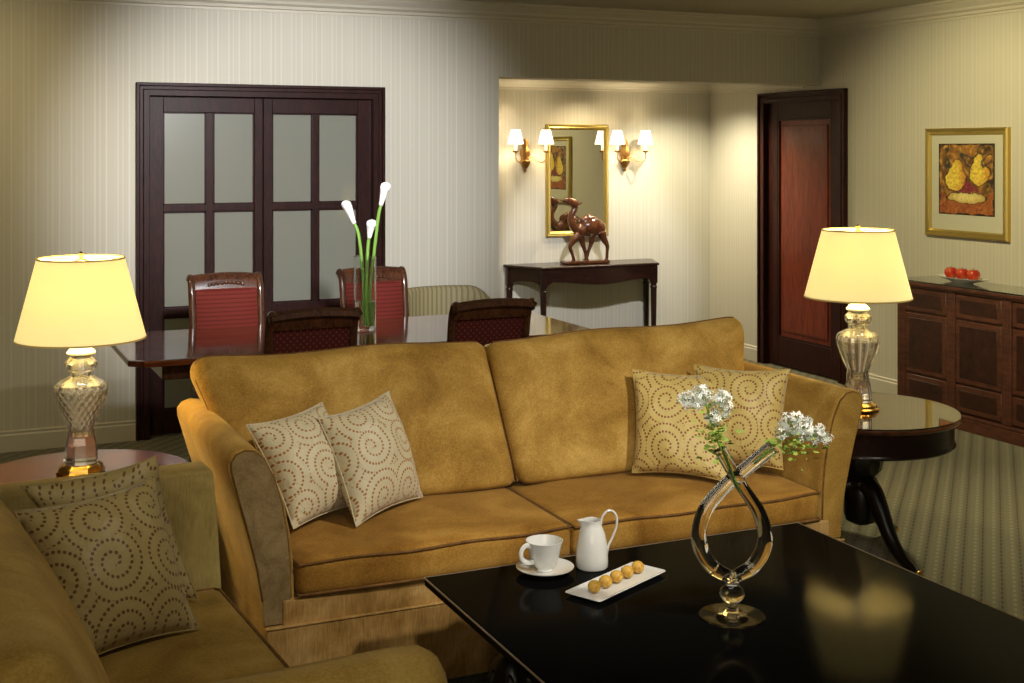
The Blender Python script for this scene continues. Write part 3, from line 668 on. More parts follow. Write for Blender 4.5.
# ================================================================== ROUND LAMP TABLES
def round_table(label, cx, cy, R, z, rots, seen_top):
    t_ = thing('round_table', label, 'table', (cx, cy, 0), 0, 'round pedestal lamp tables beside the sofa')
    b = nb(); lathe(b, [(0,z-.024),(R-.006,z-.024),(R,z-.018),(R+.002,z-.012),(R-.002,z-.006),(0,z-.006)], 80); obj('tabletop', b, M['roundtop'], t_)
    if seen_top:
        b = nb(); lathe(b, [(0,z-.0055),(R-.004,z-.0055),(R-.001,z-.003),(R-.004,z),(0,z)], 80); obj('glass_cover', b, M['glass_top'], t_)
    b = nb(); lathe(b, [(0,z-.125),(R-.028,z-.125),(R-.022,z-.119),(R-.024,z-.112),(R-.028,z-.108),(R-.028,z-.032),(R-.022,z-.024),(0,z-.0245)], 80); obj('drum_apron', b, M['console'], t_)
    b = nb(); lathe(b, [(0,z-.1255),(.085,z-.1255),(.086,z-.14),(.075,z-.15),(.080,z-.175),(.084,z-.21),(.078,z-.245),(.055,z-.272),(.042,z-.280),(.060,z-.286),(.062,z-.30),(.050,z-.308),(.066,z-.33),(.070,.17),(.060,.14),(.03,.125),(0,.12)], 40, (0,0,0), lambda a, zz, r: 1+.05*cos(10*a)*(z-.26 < zz < z-.15)); obj('pedestal', b, M['blackmatte'], t_)
    for a_ in rots:
        pts = [(.02,.29), (.075,.275), (.13,.20), (.19,.11), (.26,.055), (.34,.026)]
        P_ = spline([(cos(a_)*r, sin(a_)*r, zz) for r, zz in pts], 6); n_ = len(P_)
        b = nb(); tube(b, P_, [.045-.027*i/(n_-1) for i in range(n_)], 12); leg = obj('leg', b, M['blackmatte'], t_)
        b = nb(); ell(b, (cos(a_)*.345, sin(a_)*.345, .020), (.026,.020,.0195), 14, 10); obj('brass_toe', b, M['brass'], leg, label='brass toe cap')
    return t_
LZ = .592
cR = U(861, 409, LZ); cL = U(82, 474, LZ)
tdir = atan2(U(925,576,.03).y-cR.y, U(925,576,.03).x-cR.x)
round_table('round dark pedestal table with deep drum apron right of the sofa', cR.x, cR.y, .39, LZ, [tdir, tdir+2*pi/3, tdir-2*pi/3], 1)
round_table('round brown wooden lamp table behind the loveseat, left of the sofa', cL.x, cL.y, .35, LZ+.005, [radians(60), radians(180), radians(300)], 0)

# ================================================================== TABLE LAMPS
def table_lamp(label, x, y, z, style, sc):
    t_ = thing('table_lamp', label, 'lamp', (x, y, z), radians(11), 'cut crystal table lamps with cream shades'); t_.scale = (sc,)*3
    b = nb(); lathe(b, [(0,0),(.071,0),(.072,.006),(.066,.010),(.064,.018),(.055,.024),(.050,.027),(0,.0275)], 8 if style == 'diamond' else 56); obj('brass_base', b, M['brass'], t_, angle=25)
    prof = [(.0,.028),(.045,.028),(.048,.034),(.047,.060),(.043,.085),(.038,.105),(.036,.125),(.039,.140),(.050,.165),(.062,.195),(.071,.222),(.075,.242),(.072,.258),(.058,.270),(.036,.280),(.028,.288),(.028,.294),(.040,.302),(.046,.314),(.045,.326),(.036,.336),(.032,.342),(0,.343)]
    dense = []
    for (r0, z0), (r1, z1) in zip(prof, prof[1:]):
        n_ = max(1, int((z1-z0)/.004))
        for i in range(n_): dense.append((r0+(r1-r0)*i/n_, z0+(z1-z0)*i/n_))
    dense.append(prof[-1])
    if style == 'diamond':
        def md(a, zz, r):
            if .145 < zz < .255: return 1+.035*(abs(sin(10*a+zz*105))+abs(sin(10*a-zz*105))-1.2)
            o = (a % (pi/4))-pi/8
            return cos(pi/8)/cos(o)*1.03 if zz < .135 else 1
    else:
        def md(a, zz, r):
            if .10 < zz < .27: return 1+.05*(abs(cos(9*a))-.6)
            if zz < .09: return 1+.03*(abs(cos(9*a))-.6)
            return 1+.03*(abs(cos(6*a))-.6)*(zz > .295 and zz < .335)
    b = nb(); lathe(b, dense, 144, mod=md); n0_ = len(b.faces)
    lathe(b, [(0,.105),(.024,.107),(.026,.125),(.030,.150),(.045,.185),(.056,.215),(.061,.240),(.056,.254),(.040,.264),(.022,.276),(.018,.292),(.028,.306),(.030,.318),(.022,.330),(0,.334)], 48); b.faces.ensure_lookup_table()
    obj('crystal_body', b, M['crystal'], t_, angle=22, cavity=b.faces[n0_:])
    b = nb(); lathe(b, [(0,.3432),(.030,.3432),(.040,.347),(.041,.352),(.030,.364),(.016,.373),(.012,.378),(.012,.402),(0,.402)], 32); obj('cap', b, M['socket'], t_)
    b = nb(); tube(b, spline([(.012,0,.39),(.052,0,.44),(.060,0,.50),(.045,0,.60),(0,0,.624)], 6)[:], .002, 6); tube(b, spline([(-.012,0,.39),(-.052,0,.44),(-.060,0,.50),(-.045,0,.60),(0,0,.624)], 6), .002, 6)
    for q_ in range(3): tube(b, [(0,0,.624), (.121*cos(q_*2.1), .121*sin(q_*2.1), .622)], .0016, 6)
    lathe(b, [(0,.624),(.006,.624),(.008,.640),(0,.648)], 12); obj('harp', b, M['brass'], t_)
    zb, zt, rb, rt = .392, .626, .184, .1235
    b = nb(); lathe(b, [(rb,zb),(rt,zt)], 72, cap=False); lathe(b, [(rb-.003,zb),(rt-.003,zt)], 72, cap=False)
    sh = obj('lamp_shade', b, M['shade'], t_, angle=0)
    for r_, z_ in ((rb,zb), (rt,zt)):
        b = nb(); tube(b, [((r_-.0015)*cos(i*pi/36), (r_-.0015)*sin(i*pi/36), z_) for i in range(72)], .0032, 6, True)
        obj('shade_trim', b, M['shade_rim'], sh)
    ell(bb := nb(), (0,0,.455), (.024,.024,.034), 16, 12); bulb = obj('bulb', bb, M['sconce_shade'], t_)
    l_ = light('lamp_light', 'POINT', (0,0,.52), 15, (1,.76,.40), shadow_soft_size=.05); l_.parent = t_
    return t_
pL = U(81, 472, LZ); pR = U(858, 409, LZ)
table_lamp('lit table lamp with diamond cut crystal urn on the table left of the sofa', pL.x, pL.y, LZ+.0005, 'diamond', 1.12)
table_lamp('lit table lamp with fluted crystal urn on the round table right of the sofa', pR.x, pR.y, LZ+.001, 'flute', 1.165)

# ================================================================== DINING TABLE, CHAIRS, CALLA VASE
dt = thing('dining_table', 'long polished mahogany dining table behind the sofa', 'table', (1.86, 5.95, 0), radians(0))
b = nb(); xa, xb2, ya, yb2 = -1.13, 1.11, -.44, .47
poly = [(xa+.06,ya),(xb2-.05,ya),(xb2,ya+.05),(xb2,yb2-.05),(xb2-.05,yb2),(xa+.06,yb2),(xa,yb2-.06),(xa,ya+.06)]
rings = []
for z_, o_ in ((.730,.010),(.733,.002),(.742,0),(.752,0),(.757,.003),(.760,.010)):
    rings.append([b.verts.new((x*(1-o_/1.1), y*(1-o_/.45), z_)) for x, y in poly])
for A, B in zip(rings, rings[1:]):
    for i in range(8): b.faces.new((A[i], A[(i+1)%8], B[(i+1)%8], B[i]))
b.faces.new(rings[0][::-1]); b.faces.new(rings[-1]); obj('tabletop', b, M['table'], dt, angle=25)
b = nb(); box(b, -.98, .96, -.33, .36, .655, .7295, .004, 1); obj('apron', b, M['chairwood'], dt)
for x in (-.62, .62):
    b = nb(); lathe(b, [(.05,.18),(.07,.22),(.045,.28),(.04,.36),(.065,.45),(.06,.52),(.04,.56),(.05,.60),(.07,.655)], 28, (x, .015, 0)); obj('pedestal', b, M['chairwood'], dt)
    for a_ in (pi/4, 3*pi/4, 5*pi/4, 7*pi/4):
        P_ = spline([(x+cos(a_)*r, .015+sin(a_)*r, z_) for r, z_ in ((.02,.26),(.12,.24),(.22,.14),(.33,.05),(.38,.024))], 6)
        b = nb(); tube(b, P_, [.034-.014*i/(len(P_)-1) for i in range(len(P_))], 10); obj('leg', b, M['chairwood'], dt)

def dining_chair(label, x, y, rz, group, rear_cloth, kind, src=None):
    """local: seat faces +y, back at y=-.22 leaning to -y, scrolled top rail"""
    if src is not None:
        r = src.copy(); COL.objects.link(r); r.location = (x, y, 0); r.rotation_euler = (0,0,rz); r['label'] = label; r['group'] = group
        for ch in [o for o in src.children]:
            c_ = ch.copy(); COL.objects.link(c_); c_.parent = r
        return r
    t_ = thing('dining_chair', label, 'chair', (x, y, 0), rz, group)
    hw = .197
    prof = [(-.19,.42),(-.20,.55),(-.225,.68),(-.245,.80),(-.262,.90),(-.285,.955),(-.312,.975),(-.332,.962)]
    for s in (-1, 1):
        P_ = spline([(s*(hw-.022+.012*(z_-.42)), y_, z_) for y_, z_ in prof], 5)
        b = nb(); tube(b, P_, [.021-.003*i/(len(P_)-1) for i in range(len(P_))], 10, sy=.9)
        ell(b, (s*(hw-.013), -.312, .958), (.012,.026,.026), 14, 10)
        obj('back_stile', b, M['chairwood'], t_)
    b = nb(); railp = [(-.262,.905),(-.272,.945),(-.292,.972),(-.315,.984),(-.338,.972),(-.340,.952),(-.322,.945),(-.302,.935),(-.290,.905)]
    n_ = 20; rings = []
    for i in range(n_+1):
        s = i/n_*2-1; arch = .012*(1-s*s)
        rings.append([b.verts.new((s*(hw-.012), p_[0], p_[1]+arch*(p_[1] > .91))) for p_ in railp])
    for A, B in zip(rings, rings[1:]):
        for i in range(len(railp)): b.faces.new((A[i], A[(i+1)%len(railp)], B[(i+1)%len(railp)], B[i]))
    b.faces.new(rings[0][::-1]); b.faces.new(rings[-1])
    for i in range(9): ell(b, ((i-4)*.022, -.268, .935+.010*(1-(i/4-1)**2)), (.012,.010,.011), 8, 6)      # carved leaves at the crest
    obj('top_rail', b, M['chairwood'], t_)
    for side, m_ in ((1, M['redback']), (-1, M['redrear'])):
        b = nb(); gv = []
        for i in range(13):
            row = []
            for j in range(13):
                s, q_ = i/12*2-1, j/12; z_ = .50+.415*q_
                # follow the stile curve
                for (ya_, za_), (yb_, zb_) in zip(prof, prof[1:]):
                    if za_ <= z_ <= zb_: yc = ya_+(yb_-ya_)*(z_-za_)/(zb_-za_); break
                row.append((s*(hw-.036), yc, z_, .018*(1-s**4)*(1-(2*q_-1)**6)))
            gv.append(row)
        A = [[b.verts.new((p_[0], p_[1]+side*(.004+p_[3]*(1 if side > 0 else .35)), p_[2])) for p_ in row] for row in gv]
        B = [[b.verts.new((p_[0], p_[1]+side*.001, p_[2])) for p_ in row] for row in gv]
        for i in range(12):
            for j in range(12): b.faces.new((A[i][j], A[i+1][j], A[i+1][j+1], A[i][j+1])); b.faces.new((B[i][j], B[i][j+1], B[i+1][j+1], B[i+1][j]))
        for i in range(12):
            for j_ in (0, 12): b.faces.new((A[i][j_], A[i+1][j_], B[i+1][j_], B[i][j_])); b.faces.new((A[j_][i], A[j_][i+1], B[j_][i+1], B[j_][i]))
        obj('backrest' if side > 0 else 'back_upholstery', b, m_, t_, angle=60)
    b = nb(); box(b, -hw+.03, hw-.03, -.215, -.185, .44, .50, .005, 2); obj('lower_rail', b, M['chairwood'], t_)
    b = nb(); soft(b, .215, .205, .035, .028, .015, 14, lambda v: Vector((v.x*(1+.12*(v.y/.2)), v.y+.02, v.z+.455))); obj('seat', b, M['redback'], t_, angle=60)
    b = nb(); box(b, -.20, .20, -.19, .215, .37, .425, .006, 2); obj('seat_frame', b, M['chairwood'], t_)
    for s in (-1, 1):
        b = nb(); tube(b, spline([(s*.175,-.17,.40),(s*.175,-.185,.25),(s*.178,-.225,.10),(s*.18,-.27,.0)], 5), [.018]*8+[.016]*8, 10); obj('leg', b, M['chairwood'], t_)
        b = nb(); lathe(b, [(.011,0),(.013,.03),(.020,.20),(.023,.33),(.026,.36),(.024,.372)], 16, (s*.195,.195,0), lambda a, zz, r: 1+.06*cos(8*a)); obj('leg', b, M['chairwood'], t_)
    return t_
gA = 'scroll back dining chairs around the mahogany table'
ch0 = dining_chair('scroll back dining chair seen from behind, left of the calla vase', 1.425, 5.45, 0, gA, 1, 'rear')
dining_chair('scroll back dining chair seen from behind, right of the calla vase', 2.235, 5.45, 0, gA, 1, 'rear', ch0)
dining_chair('red upholstered dining chair facing the room at the far left of the table', 1.395, 6.52, pi, gA, 1, 'front', ch0)
dining_chair('red upholstered dining chair facing the room directly behind the calla vase', 2.215, 6.52, pi, gA, 1, 'front', ch0)
# beige chair behind the table
bc_ = thing('armchair', 'beige striped armchair with curved back between dining table and back wall', 'chair', (2.75, 6.97, 0), radians(180))
def curved_back(t0, t1, r0, r1, z0, ztop, n_=28):
    b = nb(); rings = []
    for i in range(n_+1):
        a_ = t0+(t1-t0)*i/n_; s = i/n_*2-1
        zt_ = ztop-(.16*max(0, abs(s)-.45)**1.6*3.2)
        c0 = (cos(a_), sin(a_))
        rings.append([b.verts.new((c0[0]*r, c0[1]*r*.85, z_)) for r, z_ in ((r0,z0), (r1,z0), (r1,zt_-.02), ((r0+r1)/2+.02,zt_), ((r0+r1)/2-.02,zt_), (r0,zt_-.02))])
    for A, B in zip(rings, rings[1:]):
        for i in range(6): b.faces.new((A[i], A[(i+1)%6], B[(i+1)%6], B[i]))
    b.faces.new(rings[0][::-1]); b.faces.new(rings[-1]); return b
obj('backrest', curved_back(radians(175), radians(365), .25, .33, .30, .825), M['beige'], bc_, angle=50)
b = nb(); soft(b, .245, .235, .07, .03, .02, 14, lambda v: Vector((v.x, v.y+.02, v.z+.38))); obj('seat', b, M['beige'], bc_, angle=60)
for x in (-.2, .2):
    for y in (-.16, .2): b = nb(); lathe(b, [(.012,0),(.02,.31)], 12, (x, y, 0)); obj('leg', b, M['chairwood'], bc_)

cv = U(365, 330, .76)
vz = thing('glass_cylinder_vase', 'tall clear glass cylinder vase on the dining table', 'vase', (cv.x, cv.y, .7605))
b = nb(); lathe(b, [(0,0),(.052,0),(.055,.004),(.055,.365),(.053,.3665),(.051,.365),(.051,.014),(0,.012)], 48); obj('cylinder', b, M['clear'], vz)
b = nb(); lathe(b, [(0,.0145),(.0505,.0145),(.0505,.14),(0,.14)], 48); obj('water', b, M['water'], vz)
def vc(dx, z, dy=0): return Vector((cv.x+dx*ca+dy*sa, cv.y-dx*sa+dy*ca, z))
def calla(label, pts, tip):
    t_ = thing('calla_lily', label, 'flower', pts[0][:], 0, 'white calla lilies in the glass cylinder vase')
    P_ = spline(pts, 8); b = nb(); tube(b, P_, .0085, 10); obj('stem', b, M['stem'], t_, True)
    ax = (tip-P_[-1]); L2 = ax.length; q_ = ax.normalized().to_track_quat('Z', 'Y').to_matrix()
    b = nb(); n_ = 28; rings = []
    for j in range(11):
        v = j/10; row = []
        for i in range(n_+1):
            a_ = -pi*1.08+2.16*pi*i/n_
            r_ = .009+.013*v**1.3+.003*v*abs(sin(a_/2)) + (.007*v**5)*(abs(a_) > 2.2)
            z_ = L2*v*(.70+.30*(cos(a_/2)**2)) ; flare = .022*v**4*cos(a_/2)
            row.append(b.verts.new(P_[-1]+q_ @ Vector((cos(a_)*r_+flare, sin(a_)*r_, z_))))
        rings.append(row)
    for A, B in zip(rings, rings[1:]):
        for i in range(n_): b.faces.new((A[i], A[i+1], B[i+1], B[i]))
    sp_ = obj('spathe', b, M['calla'], t_, True, 0); md = sp_.modifiers.new('thickness', 'SOLIDIFY'); md.thickness = .0012
    b = nb(); tube(b, [P_[-1]+q_ @ Vector((0,0,L2*v)) for v in (.15,.4,.62)], [.004,.004,.002], 8); obj('spadix', b, M['truffle'], t_, True)
M['calla'] = mat('calla_petal', (.80,.79,.74), .4)
calla('white calla lily leaning left, on the tall left stem', [vc(.000,.780,.01), vc(-.008,.90,.01), vc(-.010,1.02,.01), vc(-.030,1.22,.0), vc(-.052,1.285,0)], vc(-.098,1.400,0))
calla('shortest white calla lily between the two taller ones', [vc(.012,.780,-.015), vc(.010,.95,-.015), vc(.012,1.10,-.015), vc(.018,1.195,-.01), vc(.022,1.215,-.01)], vc(.035,1.305,-.01))
calla('tallest white calla lily leaning right', [vc(.020,.780,.015), vc(.026,.98,.015), vc(.045,1.15,.01), vc(.066,1.32,0), vc(.078,1.375,0)], vc(.105,1.490,0))

# ================================================================== ALCOVE: CONSOLE, CAMEL, MIRROR, SCONCES
cn = thing('console_table', 'dark mahogany console table with serpentine apron under the alcove mirror', 'table', (4.60, AY-.2, 0))
ZT = .772; fx0, fx1, rx0, rx1, fy_, ry_ = 4.135, 5.09, 3.96, 5.24, AY-.37, AY-.005
# canted top
b = nb(); poly = [(rx0-.01,ry_), (rx0-.01,ry_-.05), (fx0-.03,fy_), (fx1+.03,fy_), (rx1+.01,ry_-.05), (rx1+.01,ry_)]; rings = []
for z_, o_ in ((ZT-.022,.008),(ZT-.018,0),(ZT-.006,0),(ZT,.006)):
    rings.append([b.verts.new((4.6+(x-4.6)*(1-o_/.6), ry_+(y-ry_)*(1-o_/.3), z_)) for x, y in poly])
for A, B in zip(rings, rings[1:]):
    for i in range(6): b.faces.new((A[i], A[(i+1)%6], B[(i+1)%6], B[i]))
b.faces.new(rings[0][::-1]); b.faces.new(rings[-1]); obj('tabletop', b, M['console'], cn, True)
def apron(p0, p1, kind, th=.018):
    b = nb(); n_ = 40; p0 = Vector((*p0,0)); p1 = Vector((*p1,0)); d_ = (p1-p0); nr = Vector((-d_.y, d_.x, 0)).normalized()*th
    top = ZT-.0225; A = []
    for i in range(n_+1):
        u = i/n_
        if kind == 'serp':
            s = abs(2*u-1); low = .125-.030*(1-cos(max(0,(s-.0))*pi*1.15))/2 if s < .87 else .125-.030+.045*((s-.87)/.13)
            bow = .02*sin(u*pi)
        else:
            s = abs(2*u-1); low = .095+.05*s**3; bow = 0
        p_ = p0+d_*u-nr.normalized()*bow
        A.append([b.verts.new((p_+nr*q_+Vector((0,0,z_)))) for q_, z_ in ((0,top),(0,top-low),(1,top-low),(1,top))])
    for P_, Q_ in zip(A, A[1:]):
        for i in range(4): b.faces.new((P_[i], P_[(i+1)%4], Q_[(i+1)%4], Q_[i]))
    b.faces.new(A[0][::-1]); b.faces.new(A[-1]); return b
obj('apron', apron((fx0,fy_+.02), (fx1,fy_+.02), 'serp'), M['console'], cn, True)
obj('apron', apron((rx0+.02,ry_-.04), (fx0,fy_+.03), 'arch'), M['console'], cn, True)
obj('apron', apron((fx1,fy_+.03), (rx1-.02,ry_-.04), 'arch'), M['console'], cn, True)
for x, y in ((fx0,fy_+.035), (fx1,fy_+.035), (rx0+.03,ry_-.03), (rx1-.04,ry_-.03)):
    b = nb(); box(b, x-.026, x+.026, y-.022, y+.022, ZT-.16, ZT-.0225, .004, 1); lathe(b, [(.014,0),(.018,.03),(.014,.04),(.021,.3),(.025,.57),(.030,.585),(.022,.595),(.026,.613)], 20, (x, y, 0)); obj('leg', b, M['console'], cn, True)

# camel figurine: solids fused into one continuous carved surface
cm = thing('camel_figurine', 'carved brown wooden camel figurine walking on the console table', 'figurine', (4.572, AY-.19, ZT+.001), 0)
def cp(u, v, y=0): return Vector(((u-385)*.00104, y, (622-v)*.00092))
b = nb()
def limb(pts, rs): tube(b, spline(pts, 5), [rs[0]+(rs[-1]-rs[0])*0 for _ in range(0)] or interp(rs, 5*(len(pts)-1)+1), 12)
def interp(rs, n_):
    out = []
    for i in range(n_):
        f_ = i/(n_-1)*(len(rs)-1); a_ = int(min(f_, len(rs)-2)); out.append(rs[a_]+(rs[a_+1]-rs[a_])*(f_-a_))
    return out
ell(b, cp(428,318), (.108,.060,.080), 24, 16); ell(b, cp(350,345), (.060,.048,.055), 20, 14); ell(b, cp(500,330), (.050,.050,.055), 20, 14)
ell(b, cp(408,268), (.080,.040,.048), 20, 14); ell(b, cp(402,228), (.022,.014,.022), 14, 10)
limb([cp(350,345), cp(300,330), cp(262,270), cp(262,215), cp(288,165), cp(300,135)], [.046,.040,.030,.026,.025,.024])
limb([cp(305,130), cp(270,110), cp(232,92), cp(205,88)], [.036,.035,.027,.020]); ell(b, cp(196,92), (.014,.011,.012), 12, 8); ell(b, cp(203,104), (.012,.008,.006), 12, 8)
for y in (-.014, .014): limb([cp(305,128,y), cp(325,118,y*1.4), cp(344,108,y*1.8)], [.008,.008,.003])
limb([cp(310,380,-.026), cp(262,430,-.026), cp(238,478,-.026), cp(256,535,-.026), cp(270,590,-.026)], [.034,.025,.017,.013,.013])
limb([cp(345,375,.026), cp(362,440,.026), cp(378,490,.026), cp(392,540,.026), cp(396,588,.026)], [.034,.025,.017,.013,.013])
limb([cp(470,365,.028), cp(452,420,.028), cp(438,470,.028), cp(418,530,.028), cp(398,585,.020)], [.038,.028,.017,.013,.013])
limb([cp(500,360,-.028), cp(520,420,-.028), cp(548,475,-.028), cp(548,530,-.028), cp(545,590,-.028)], [.040,.029,.017,.013,.013])
for u, y in ((264,-.026), (392,.026), (402,.020), (540,-.028)): ell(b, cp(u,596,y), (.019,.013,.010), 12, 8)
limb([cp(535,310), cp(548,350), cp(545,400)], [.008,.006,.008])
cam_o = obj('body', b, M['camel'], cm, angle=0); md = cam_o.modifiers.new('fuse', 'REMESH'); md.mode = 'VOXEL'; md.voxel_size = .0045; md.use_smooth_shade = True
md = cam_o.modifiers.new('soften', 'SMOOTH'); md.iterations = 4; md.factor = .5
b = nb(); box(b, -.195, .180, -.062, .062, 0, .024, .008, 2); obj('plinth', b, M['camel'], cm)
# mirror
mr = thing('wall_mirror', 'tall rectangular mirror in a slim gold frame on the alcove wall', 'mirror', (4.588, AY, 1.41))
x0, x1, z0, z1 = 4.312, 4.863, .972, 1.850; b = nb(); cx2, cz2, hx, hz = (x0+x1)/2, (z0+z1)/2, (x1-x0)/2, (z1-z0)/2
def frame_mesh(b, put, hx, hz, prof):
    """prof: list (inset from outer edge, height off wall)"""
    rings = [[b.verts.new(put(sx*(hx-i_), h_, sz*(hz-i_))) for sx, sz in ((-1,-1),(1,-1),(1,1),(-1,1))] for i_, h_ in prof]
    for A, B in zip(rings, rings[1:]+rings[:1]):
        for i in range(4): b.faces.new((A[i], A[(i+1)%4], B[(i+1)%4], B[i]))
frame_mesh(b, lambda a_, h_, c_: (cx2+a_, AY-h_, cz2+c_), hx, hz, [(0,0),(0,.022),(.008,.030),(.018,.026),(.026,.030),(.036,.022),(.042,.014),(.042,0)])
obj('frame', b, M['gold'], mr, True, 20)
b = nb(); box(b, x0+.040, x1-.040, AY-.012, AY-.004, z0+.040, z1-.040); obj('mirror_glass', b, M['mirror'], mr, True)
# sconces
def sconce(label, x, src=None):
    if src is not None:
        r = src.copy(); COL.objects.link(r); r.location = (x, AY, 1.60); r['label'] = label
        for ch in list(src.children):
            c_ = ch.copy(); COL.objects.link(c_); c_.parent = r
            for g_ in list(ch.children): d_ = g_.copy(); COL.objects.link(d_); d_.parent = c_
        return r
    t_ = thing('wall_sconce', label, 'wall lamp', (x, AY, 1.60), 0, 'two arm brass wall sconces beside the alcove mirror')
    b = nb(); lathe(b, [(0,-.125),(.008,-.120),(.014,-.105),(.010,-.095),(.022,-.085),(.040,-.055),(.046,-.035),(.034,-.025),(.036,-.005),(.043,.02),(.036,.05),(.026,.075),(.032,.085),(.026,.11),(.012,.135),(0,.14)], 32, (0,-.03,0), lambda a, z_, r: 1+.06*cos(8*a)); bmesh.ops.scale(b, vec=(1,.62,1), verts=b.verts[:]); bmesh.ops.translate(b, vec=(0,-.012,0), verts=b.verts[:]); obj('wall_bracket', b, M['antique'], t_)
    for s in (-1, 1):
        b = nb(); P_ = spline([(0,-.04,-.03), (s*.035,-.065,-.005), (s*.06,-.10,-.03), (s*.095,-.135,-.045), (s*.125,-.14,-.02), (s*.128,-.135,.03)], 7); tube(b, P_, .0042, 8)
        lathe(b, [(0,.028),(.018,.032),(.026,.044),(.020,.046),(.012,.046),(0,.046)], 24, (s*.128,-.135,0)); ar = obj('arm', b, M['antique'], t_)
        b = nb(); lathe(b, [(0,.0465),(.011,.0465),(.011,.10),(0,.10)], 20, (s*.128,-.135,0)); obj('candle_sleeve', b, M['candle'], ar)
        b = nb(); lathe(b, [(.062,.095),(.036,.205)], 40, (s*.128,-.135,0), cap=False); lathe(b, [(.060,.095),(.034,.205)], 40, (s*.128,-.135,0), cap=False); obj('shade', b, M['sconce_shade'], ar, angle=0)
        l_ = light('sconce_light', 'POINT', (s*.128,-.135,.15), 3.2, (1,.82,.52), shadow_soft_size=.02); l_.parent = t_
    return t_
s1 = sconce('two shade brass wall sconce left of the alcove mirror', 4.125)
sconce('two shade brass wall sconce right of the alcove mirror', 5.005, s1)

# ================================================================== SIDEBOARD, PICTURE, APPLES
DX, D0, D1, DZ = 5.50, 4.20, 6.285, .845
sb = thing('sideboard', 'dark panelled wooden sideboard against the right wall under the fruit picture', 'sideboard', ((DX+WX)/2, 5.3, 0))
b = nb(); box(b, DX+.012, WX-.021, D0+.01, D1-.01, .095, DZ-.03); obj('carcass', b, M['dresser'], sb, True)
b = nb(); box(b, DX-.022, WX-.0185, D0-.02, D1+.02, DZ-.030, DZ-.008, .006, 2); box(b, DX-.012, WX-.0185, D0-.01, D1+.01, DZ-.042, DZ-.028, .003, 1); obj('worktop', b, M['dresser'], sb, True)
b = nb(); box(b, DX-.020, WX-.02, D0-.018, D1+.018, DZ-.0078, DZ, .002, 1); obj('glass_cover', b, M['glass_top'], sb, True)
b = nb(); box(b, DX-.018, WX-.02, D0-.012, D1+.012, 0, .07, .004, 2); box(b, DX-.010, WX-.02, D0-.006, D1+.006, .068, .092, .008, 2); obj('plinth', b, M['dresser'], sb, True)
ys_ = [6.285-.0, 5.83, 5.39, 4.95, 4.51, 4.20]
for y in (6.25, 5.825, 5.39, 4.955, 4.52, 4.24):
    b = nb(); box(b, DX-.004, DX+.02, y-.036, y+.036, .0925, DZ-.043, .004, 1)
    for q_ in (-.014, 0, .014): box(b, DX-.008, DX, y+q_-.004, y+q_+.004, .14, DZ-.09, .003, 1)
    obj('pilaster', b, M['dresser'], sb, True)
for ya_, yb_ in ((5.861,6.214), (5.426,5.789), (4.991,5.354), (4.556,4.919)):
    for z0_, z1_, nm in ((.655,.795,'drawer'), (.275,.640,'door'), (.105,.260,'drawer')):
        b = nb(); box(b, DX+.000, DX+.0125, ya_+.004, yb_-.004, z0_, z1_, .003, 1)
        pr = obj(nm, b, M['dresser'], sb, True)
        b = nb(); fr = .035; box(b, DX-.002, DX+.004, ya_+fr, yb_-fr, z0_+fr*.8, z1_-fr*.8, .002, 1); obj('inlay_panel', b, M['dresser_dark'], pr, True)
dishp = onX(961, 5.67, 281); dy = 5.905
dh = thing('serving_dish', 'white rimmed shallow dish holding three red apples on the sideboard', 'dish', (5.665, dy, DZ+.0005))
b = nb(); lathe(b, [(0,.002),(.05,0),(.055,.003),(.085,.014),(.125,.028),(.127,.031),(.085,.019),(.05,.008),(0,.007)], 48); bmesh.ops.scale(b, vec=(.62,1.6,1), verts=b.verts[:]); obj('dish', b, M['china'], dh)
for dyy, lb in ((.092, 'farthest of the three red apples on the dish'), (0, 'middle one of the three red apples on the dish'), (-.092, 'nearest of the three red apples on the dish')):
    t_ = thing('apple', lb, 'apple', (5.665, dy+dyy, DZ+.016), 0, 'red apples on the sideboard dish')
    b = nb(); lathe(b, [(0,.004),(.014,.0),(.026,.006),(.036,.022),(.040,.040),(.036,.056),(.024,.068),(.012,.068),(.004,.060),(0,.058)], 28); obj('fruit', b, M['apple'], t_)
    b = nb(); tube(b, [(0,0,.058),(.002,.002,.070),(.005,.003,.080)], .0018, 6); obj('stalk', b, M['twig'], t_)
# framed still life of two pears: painted colours computed on a grid
PYc, PZc = 6.026, 1.445; phx, phz = .347, .342
pc_ = thing('framed_picture', 'gold framed painting of two yellow pears in a bowl on the right wall', 'picture', (WX, PYc, PZc))
b = nb(); frame_mesh(b, lambda a_, h_, c_: (WX-h_, PYc+a_, PZc+c_), phx, phz, [(0,0),(0,.026),(.008,.034),(.022,.028),(.034,.030),(.044,.016),(.044,0)])
obj('frame', b, M['gold'], pc_, True, 20)
m_ = mat('passepartout_card', (.50,.49,.38), .8); b = nb(); box(b, WX-.012, WX-.004, PYc-phx+.042, PYc+phx-.042, PZc-phz+.042, PZc+phz-.042); obj('mount', b, m_, pc_, True)
a0 = onX(940.5, WX, 145); a1 = onX(996.5, WX, 215)
yL, yR, zT, zB = a0.y, a1.y, 1.690, 1.245
b = nb(); nx, nz_ = 110, 120; g = [[b.verts.new((WX-.0135, yL+(yR-yL)*i/nx, zB+(zT-zB)*j/nz_)) for j in range(nz_+1)] for i in range(nx+1)]
for i in range(nx):
    for j in range(nz_): b.faces.new((g[i][j], g[i+1][j], g[i+1][j+1], g[i][j+1]))
for v in [v for v in b.verts]: pass
o = obj('painting', b, mat('painted_print', (1,1,1), .5), pc_, True, 0)
from mathutils import noise as mn
ca_ = o.data.color_attributes.new('paint', 'FLOAT_COLOR', 'POINT')
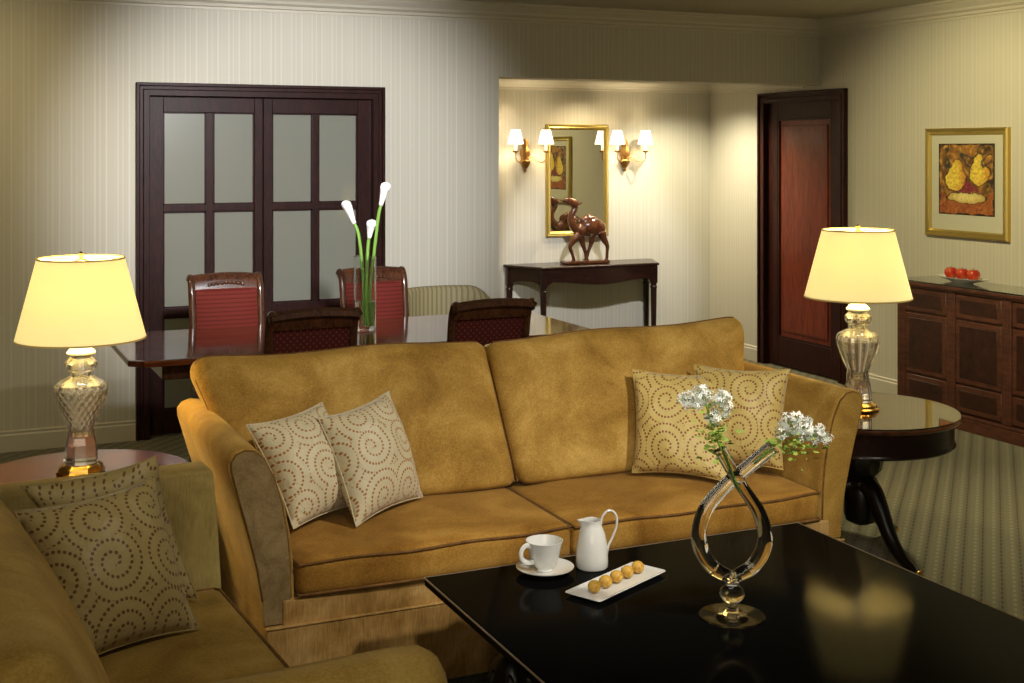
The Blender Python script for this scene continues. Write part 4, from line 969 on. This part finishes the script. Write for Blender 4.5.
def lerp(a, b_, t): t = max(0, min(1, t)); return tuple(x+(y-x)*t for x, y in zip(a, b_))
for vi, v in enumerate(o.data.vertices):
    u = (v.co.y+PYc-yL)/(yR-yL); t = (v.co.z+PZc-zB)/(zT-zB)
    n1 = mn.noise(Vector((u*5, t*5, 0))); n2 = mn.noise(Vector((u*14, t*14, 3))); n3 = mn.noise(Vector((u*30, t*30, 7)))
    u += n2*.022+n3*.012; t += mn.noise(Vector((u*9, t*9, 11)))*.03
    col = lerp((.30,.13,.025), (.035,.022,.008), .5+n1*1.1)
    col = lerp(col, (.50,.26,.05), .5+n2*1.6-.45)
    if t < .30: col = lerp(col, (.33,.08,.02), .7)
    def blob(cx_, cz_, rx_, rz_): return ((u-cx_)/rx_)**2+((t-cz_)/rz_)**2
    for cx_, cz_, s_, tl in ((.31,.49,1.0,.02), (.74,.57,.92,-.03)):             # pears: belly + neck
        d_ = min(blob(cx_, cz_, .185*s_, .155*s_), blob(cx_+tl*.6, cz_+.06, .150*s_, .15*s_), blob(cx_+tl+.01, cz_+.15, .095*s_, .13*s_))
        if d_ < 1.0: col = lerp((.68,.50,.06), (.50,.18,.025), (u-cx_)*3.2+d_*.35+n2*.3)
        elif d_ < 1.22: col = lerp(col, (.03,.02,.01), .8)
    for gx, gz in ((.46,.38),(.50,.34),(.54,.39),(.60,.36),(.52,.43),(.56,.33),(.65,.38),(.58,.42),(.70,.35),(.41,.32)):
        d_ = blob(gx, gz, .035, .032)
        if d_ < 1: col = lerp((.28,.03,.05), (.08,.01,.02), d_)
    d_ = blob(.50, .250, .34, .085)
    if d_ < 1 and t < .30: col = lerp((.70,.60,.22), (.45,.30,.07), d_+n3*.5)
    elif d_ < 1.2 and t < .31: col = (.04,.03,.015)
    if abs(n1-.05+.6*(u-.5)) < .07 and t > .62 and .12 < u < .95: col = lerp(col, (.015,.03,.03), .85)
    col = tuple(max(0, c_*(1+n3*.5)) for c_ in col)
    if u < .025 or u > .975 or t < .02 or t > .98: col = (.02,.012,.006)
    ca_.data[vi].color = (*col, 1)
k = N(o.data.materials[0]); at = k.n('Attribute', attribute_name='paint'); k.base(at.outputs['Color'])
